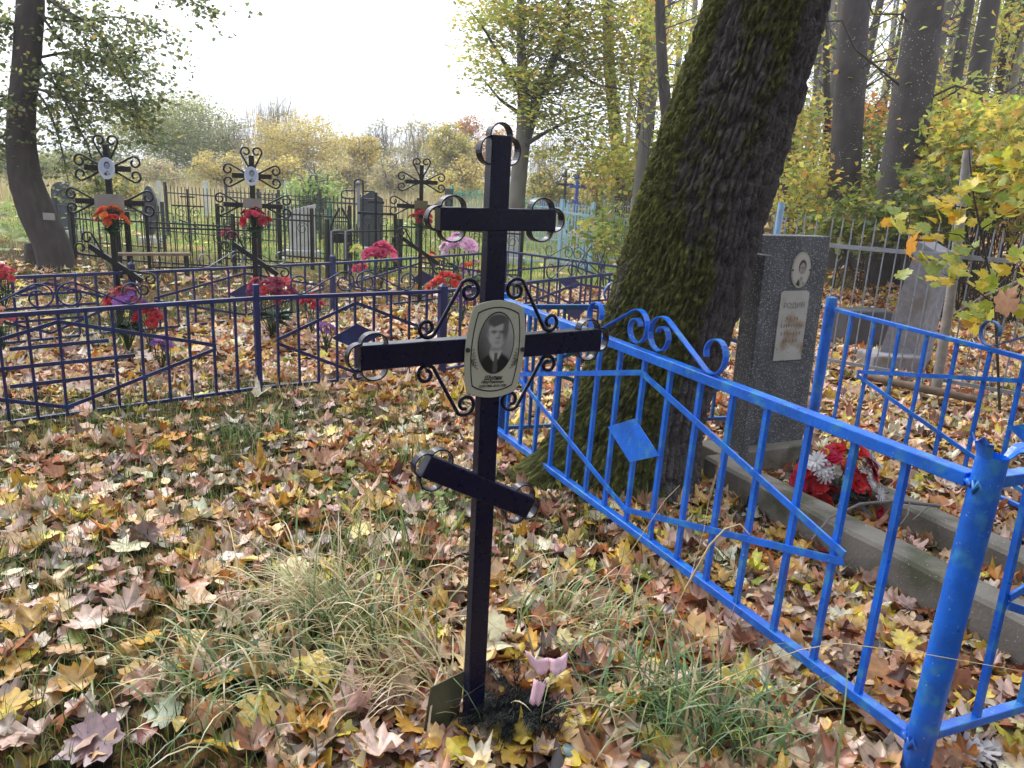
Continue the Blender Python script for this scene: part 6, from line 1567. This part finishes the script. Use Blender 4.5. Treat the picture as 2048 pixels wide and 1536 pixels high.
DG, LG, ST, PST = lin(88, 116, 66), lin(142, 166, 98), lin(206, 186, 140), lin(222, 206, 170)
def build_small_plants():
    tussock('large half dry grass tussock left of the foot of the navy cross', 720, 1290, 300, .42, .10, [DG, LG, ST, PST], [3, 2.5, 3.5, 1.5], (.8, 2.3), 1)
    tussock('pale dry grass bending over left of the navy cross', 640, 1240, 220, .42, .09, [LG, ST, PST], [1.5, 4, 2], (1.0, 2.4), 2, lean=math.pi)
    tussock('dry straw clump beside the metal sheet', 800, 1390, 240, .32, .08, [ST, PST, LG], [4, 2, 1], (1.0, 2.6), 3, lean=math.pi)
    tussock('green grass bending right of the navy cross', 1120, 1260, 170, .34, .09, [LG, DG, ST], [3, 2, 3], (1.0, 2.3), 4, lean=0.2)
    tussock('long green grass tussock at the bottom right of the wreath', 1330, 1450, 260, .42, .09, [LG, DG, lin(120, 150, 110), ST], [3, 3, 2, 1.2], (.9, 2.2), 5)
    tussock('blue green grass at the bottom edge, right of the wreath', 1460, 1500, 130, .34, .08, [DG, lin(110, 140, 104), LG], [2, 2, 2], (.8, 2.0), 6)
    tussock('grey green hummock of fine grass at the lower left', 480, 1380, 230, .34, .11, [lin(120, 140, 90), LG, ST, DG], [3, 2, 3, 2], (1.2, 2.5), 7, lean=math.pi)
    tussock('small green tuft among leaves at the left', 118, 1040, 60, .18, .05, [LG, DG, PST], [3, 3, 1], (.4, 1.5), 8)
    tussock('dark green tuft in the middle of the leaf carpet', 470, 880, 110, .18, .09, [DG, LG], [4, 2], (.6, 1.8), 9)
    tussock('green tuft left of the foot bar of the cross', 830, 940, 70, .26, .07, [LG, DG, ST], [3, 3, 1], (.2, 1.0), 10)
    tussock('green tuft beyond the middle of the leaf carpet', 560, 850, 60, .14, .06, [LG, DG], [3, 3], (.3, 1.3), 11)
    tussock('thin dry stalks standing in front of the left fence', 620, 800, 40, .22, .08, [ST, PST], [3, 2], (.2, .9), 12)
    tussock('thin green grass between the cross and the left tussock', 760, 1130, 110, .36, .10, [LG, DG, ST], [3, 2, 2], (.5, 1.6), 13)
    tussock('grassy tuft along the foot of the dark blue fence', 300, 800, 60, .2, .1, [ST, LG, DG], [3, 2, 1], (.3, 1.2), 14)
    g = np.random.default_rng(77)
    # broad-leaved weeds
    def weed(label, x, y, n, spread, size, cols, hgt=.05, tm=T_HEART):
        p = gp(x, y); L = Leaves(); P = p + np.column_stack([g.normal(0, spread, n), g.normal(0, spread * .7, n), g.uniform(.02, hgt, n)]); m = MB()
        for q in P: m.tube([q * (1, 1, 0) + (g.normal(0, .01), 0, -.01), q], .0012, 4, cap=False)
        t = thing('low_weed', label, 'plant', tuple(p), 'low green weeds among the leaves'); L.add(tm, P, g.uniform(.7, 1.2, n) * size, palette(n, cols, [1] * len(cols), .12, g), frames(n, .35, g, up=np.array([[0, -.25, 0]])), r=g); L.build('leaves', M_GREEN, t); m.build('stems', M_FLEAF, t)
    bl = [lin(112, 146, 108), lin(134, 162, 116)]; gr = [lin(140, 164, 70), lin(168, 184, 90), lin(110, 140, 64)]
    weed('round blue green weed leaves below the wreath', 1180, 1440, 9, .05, .055, bl, .08)
    weed('bluish weed leaves at the bottom edge right of the wreath', 1290, 1480, 8, .06, .05, bl, .06)
    weed('yellowish green weed leaves under the wreath', 1100, 1500, 9, .07, .042, [lin(184, 190, 90), lin(160, 170, 84), lin(200, 178, 80)], .05)
    weed('green three lobed weeds left of the cross foot bar', 700, 1010, 26, .17, .06, gr, .12, T_MID)
    weed('bright green weeds beside the cross post', 860, 1030, 16, .12, .05, gr, .12, T_MID)
    weed('light green weeds behind the foot bar', 760, 930, 22, .2, .06, gr, .08, T_MID)
    weed('green weeds under the long grass left of the cross', 610, 1320, 14, .1, .06, [lin(88, 128, 84), lin(110, 146, 96)], .07, T_MID)
    weed('small green weeds along the left edge', 60, 1120, 14, .12, .05, [lin(98, 124, 70), lin(120, 140, 78)], .05)
    weed('green weeds in front of the bright blue fence', 1210, 1160, 10, .1, .045, bl, .06)
    weed('pale green nettles around the rotten stump', 60, 470, 60, .7, .14, gr, .5, T_MID)
    weed('light green burdock by the curved tree', 40, 505, 24, .45, .26, [lin(156, 176, 90), lin(136, 160, 80)], .45)
    weed('yellow green shrubby weeds behind the curved tree', 170, 480, 60, .6, .12, gr, .6, T_MID)
    # dry stalks with seed heads
    def stalk(label, px, Ys, r=.0016, head=0):
        P = [at(x, y, Yq) for (x, y), Yq in zip(px, Ys)]; P[0][2] = max(0.0, P[0][2] - .02) if P[0][2] < .12 else P[0][2]
        t = thing('dry_stalk', label, 'stalk', tuple(P[0])); MB().tube(P, np.linspace(r * 1.3, r * .6, len(P)), 5).build('stem', surf('straw', lin(212, 190, 150), .8), t)
        if head:
            B = Blades(); n = head; a, b = P[-2], P[-1]; w = g.uniform(0, 1, n)[:, None]; Q = a + (b - a) * w; B.grow(Q, g.uniform(.02, .05, n), g.uniform(.002, .004, n), palette(n, [lin(206, 184, 150), lin(186, 160, 126)], [1, 1], .1, g), g.uniform(.1, .6, n), r=g, seg=3); B.build('seed_head', M_GRASS, t)
    ya = float(gp(1340, 1240)[1])
    stalk('tall dry grass stalk with feathery seed head before the blue bars', [(1318, 1330), (1380, 1160), (1408, 1060), (1416, 1010), (1440, 930)], [2.55, 2.6, 2.62, 2.64, 2.66], head=70)
    stalk('broad dry blade bending over the blue fence', [(1370, 1180), (1420, 1090), (1450, 1058), (1480, 1048), (1500, 1070)], [2.55, 2.5, 2.48, 2.46, 2.45], r=.004)
    stalk('long thin dry straw arching across the round blue post', [(1400, 1380), (1480, 1345), (1600, 1300), (1680, 1286), (1860, 1310), (2060, 1345)], [1.9, 1.85, 1.76, 1.72, 1.68, 1.68], r=.0014)
    stalk('straight dry straw rising from the weeds to the diamond plate', [(1180, 1255), (1250, 1120), (1330, 1000), (1360, 970)], [2.45, 2.5, 2.55, 2.57])
    stalk('thin dark upright stalk right of the wreath', [(1262, 1420), (1258, 1280), (1265, 1150), (1250, 1100)], [2.1, 2.12, 2.14, 2.15], r=.0012)
    stalk('thin straw leaning left over the tussock', [(700, 1280), (640, 1180), (560, 1120)], [2.3, 2.35, 2.4])

build_small_plants()

def build_twigs():
    g = np.random.default_rng(9); m = MB(); P = scatter(260, 1.7, 6.5)
    for p in P[:150]:
        a = g.uniform(0, 6.28); L = g.uniform(.06, .28); d = np.array([math.cos(a), math.sin(a), g.normal(0, .12)]); q = p + (0, 0, g.uniform(.02, .055)); m.tube([q, q + d * L * .5 + g.normal(0, .008, 3), q + d * L], [.0028, .0022, .001], 5, cap=False)
    m.build('fallen_twigs', surf('twig_bark', lin(70, 64, 58), 0.9), kind='stuff', label='thin dead twigs scattered over the leaf carpet', cat='twigs')

build_twigs()

def build_single_leaves():
    g = np.random.default_rng(123); ml = {}
    def me(kind, k):
        if (kind, k) not in ml:
            V, T = {'flat': T_FLAT, 'curl': T_MAPLE, 'oval': T_OVAL}[kind][k]; cv = np.clip(g.normal(1, .12, (len(V), 1)), .6, 1.3) * np.ones(3); cv[1:] *= g.uniform(.7, 1) * np.array([1, .97, .9]); m = mesh_np('leaf', V, T, cv); m.materials.append(M_LEAFO); ml[(kind, k)] = m
        return ml[(kind, k)]
    def put(label, x, y, s, c, kind='flat', z=.045, group=None, tilt=.25, up=None):
        p = gp(x, y); p[2] += z; n_ = {'flat': 8, 'curl': 24, 'oval': 10}[kind]; o = bpy.data.objects.new('fallen_leaf', me(kind, int(g.integers(0, n_)))); COL.objects.link(o)
        o.location = tuple(p); o.scale = (s, s, s); o.rotation_euler = Matrix(frames(1, tilt, g, up=np.array([up if up is not None else (0, -.25, .3)]))[0].tolist()).to_euler(); o.color = (*np.clip(np.array(c) * g.uniform(.9, 1.08), 0, .95), 1)
        o['label'] = label; o['category'] = 'leaf'
        if group: o['group'] = group
    BY, PY = lin(240, 216, 92), lin(236, 222, 158)
    put('large clean yellow maple leaf standing in the straw left of the cross foot', 625, 1385, .135, BY, up=(0, -.9, .4), z=.09)
    put('pale cream maple leaf caught against the cross post', 985, 1300, .10, lin(240, 232, 190), up=(0, -.9, .3), z=.10)
    put('big pale yellow maple leaf on the grass above the left tussock', 590, 1170, .13, PY, up=(0, -.6, .4), z=.07)
    put('bright yellow maple leaf among weeds left of the cross', 725, 1085, .12, BY, up=(0, -.6, .4), z=.06)
    put('bright yellow maple leaf beside the post bars of the blue fence', 1808, 1310, .115, BY, z=.05)
    put('yellow maple leaf at the right edge below the blue front panel', 1945, 1405, .10, BY)
    put('big orange brown leaf under the blue fence near the round post', 1760, 1370, .16, lin(186, 124, 56), 'curl')
    put('orange maple leaf lying alone left of the middle carpet', 350, 885, .15, lin(226, 156, 40))
    put('rust orange maple leaf left of the carpet, near the dark tuft', 132, 905, .13, lin(206, 118, 46))
    put('dark red leaf near the dark blue fence', 168, 830, .15, lin(164, 52, 46))
    put('large brown veined leaf standing against the dark blue fence', 165, 790, .22, lin(150, 104, 80), up=(0, -.8, .3), z=.08)
    put('mauve brown maple leaf at the bottom left', 190, 1510, .17, lin(140, 104, 116))
    put('pale pink maple leaf at the left middle', 165, 1075, .14, lin(220, 180, 156))
    put('yellow maple leaf at the lower left edge', 20, 1440, .12, lin(222, 180, 76))
    put('two toned tan leaf in the lower left carpet', 260, 1240, .13, PINK, 'curl')
    put('golden leaf in the middle left of the carpet', 415, 1165, .12, lin(222, 164, 56), 'curl')
    put('yellow lobed leaf in the straw left of the tussock', 515, 1455, .13, lin(236, 196, 60), up=(0, -.6, .3), z=.06)
    put('pale green grey leaf by the metal sheet', 330, 1450, .11, lin(172, 184, 150))
    put('olive yellow leaf lying on the wreath', 1115, 1395, .075, lin(202, 168, 60), 'curl', z=.09)
    put('orange yellow maple leaf leaning on the headstone foot', 1548, 890, .15, lin(222, 162, 50), up=(0, -.8, .3), z=.14)
    put('pale green maple leaf lying on the end of the kerb', 1485, 912, .12, lin(176, 188, 140), z=.17)
    put('cream leaf in front of the foot bar end', 1190, 1045, .11, CREAM)
    put('yellow leaf left of the wreath ribbon under the fence', 1000, 1490, .09, lin(206, 178, 60), 'curl')
    put('yellow leaf with green edges below the wreath', 1050, 1500, .09, lin(226, 196, 70), 'curl')
    put('orange spotted leaf beside the grey pebble', 860, 1512, .075, lin(222, 166, 62), 'oval', z=.04)
    put('brown curled leaf leaning left of the metal sheet', 805, 1410, .10, lin(196, 152, 108), 'curl', up=(0, -.7, .3), z=.08)
    put('yellow leaf beside the dead branch in the grave bed', 1870, 1040, .10, lin(200, 130, 54), 'curl', z=.12)
    put('pale yellow maple leaf behind the blue post at right', 1830, 960, .13, lin(226, 206, 140), z=.06)
    put('yellow maple leaf between bars at the lower right', 1580, 1150, .11, lin(226, 186, 64))
    put('big tan maple leaf below the blue fence near its middle', 1400, 1290, .16, lin(216, 172, 100))
    put('pale cream leaf below the fence middle', 1560, 1340, .12, CREAM)
    put('yellow maple leaf hanging in grass right of the cross', 1120, 1310, .09, PY, z=.07)
    put('bright yellow leaf far in the left enclosure near the corner post', 905, 640, .17, BY)
    put('bright yellow leaf behind the left fence panel', 390, 705, .18, lin(230, 186, 56))
    # the many unremarkable nearest leaves
    kinds = [('curled brown leaf in the nearest strip of the leaf carpet', BROWN, 'curl'), ('tan maple leaf in the nearest strip of the leaf carpet', TAN, 'curl'), ('ochre maple leaf in the nearest strip of the leaf carpet', OCHRE, 'curl'), ('pinkish dry leaf in the nearest strip of the leaf carpet', PINK, 'curl'), ('small yellow oval leaf in the nearest strip of the leaf carpet', YELL, 'oval')]
    for i in range(210):
        k = int(g.choice(5, p=[.24, .24, .2, .2, .12])); lab, c, kd = kinds[k]
        y = g.uniform(1000, 1530); x = g.uniform(10, 2040)
        if 900 < x < 1000 and y > 1400: continue
        put(lab, x, y, g.uniform(.08, .135) if kd != 'oval' else g.uniform(.05, .08), c, kd, .04, lab.split(' in the')[0] + 's in the foreground', .45, (0, -.1, .3))

build_single_leaves()

# ------------------------------------------------------------------ unseen trees added behind the viewpoint to shade the near side of things
def build_shade_trees():
    g = np.random.default_rng(55); t = thing('shade_tree', 'dense unseen tree added behind the viewpoint for shade', 'tree', (0, 0, 0), 'unseen shade trees behind the viewpoint')
    add_trunk(t, [np.array([0, 0, -.2]), np.array([.1, 0, 5.0]), np.array([0, .1, 12.0])], [.25, .2, .05], nth=10, nt_=20)
    L = Leaves(); n = 3600; u = g.normal(0, 1, (n, 3)); u /= np.linalg.norm(u, axis=1)[:, None]; u *= (g.uniform(0, 1, n) ** .4)[:, None]
    L.add(T_QUAD, u * (2.8, 2.8, 5.2) + (0, 0, 6.4), g.uniform(.35, .6, n), palette(n, [lin(96, 110, 56), lin(130, 126, 60), lin(160, 140, 70)], [3, 2, 1], .15, g), frames(n, .8, g)); L.build('crown', M_GREEN, t)
    for k, (x, y) in enumerate([(-9, -7), (-4.5, -9), (0, -8), (4.5, -7), (8.5, -4.5), (10.5, 0.5), (-12.5, -3), (2, -13), (-6, -14), (9, -10)]):
        o = t if k == 0 else copy_tree(t); o.location = (x, y, 0); o.rotation_euler = (0, 0, g.uniform(0, 6.28)); s = g.uniform(.9, 1.2); o.scale = (s, s, s)

build_shade_trees()

# ------------------------------------------------------------------ thin autumn haze
def build_haze():
    m, t = new_mat('haze'); out = N(t, 'ShaderNodeOutputMaterial'); v = N(t, 'ShaderNodeVolumePrincipled'); v.inputs['Color'].default_value = (0.93, 0.95, 1.0, 1); v.inputs['Density'].default_value = 0.0018; t.links.new(v.outputs[0], out.inputs['Volume'])
    mb = MB(); mb.box((0, 180, 11), (700, 500, 26)); mb.build('haze', m, kind='stuff', label='thin pale haze in the air over the field', cat='haze')

build_haze()
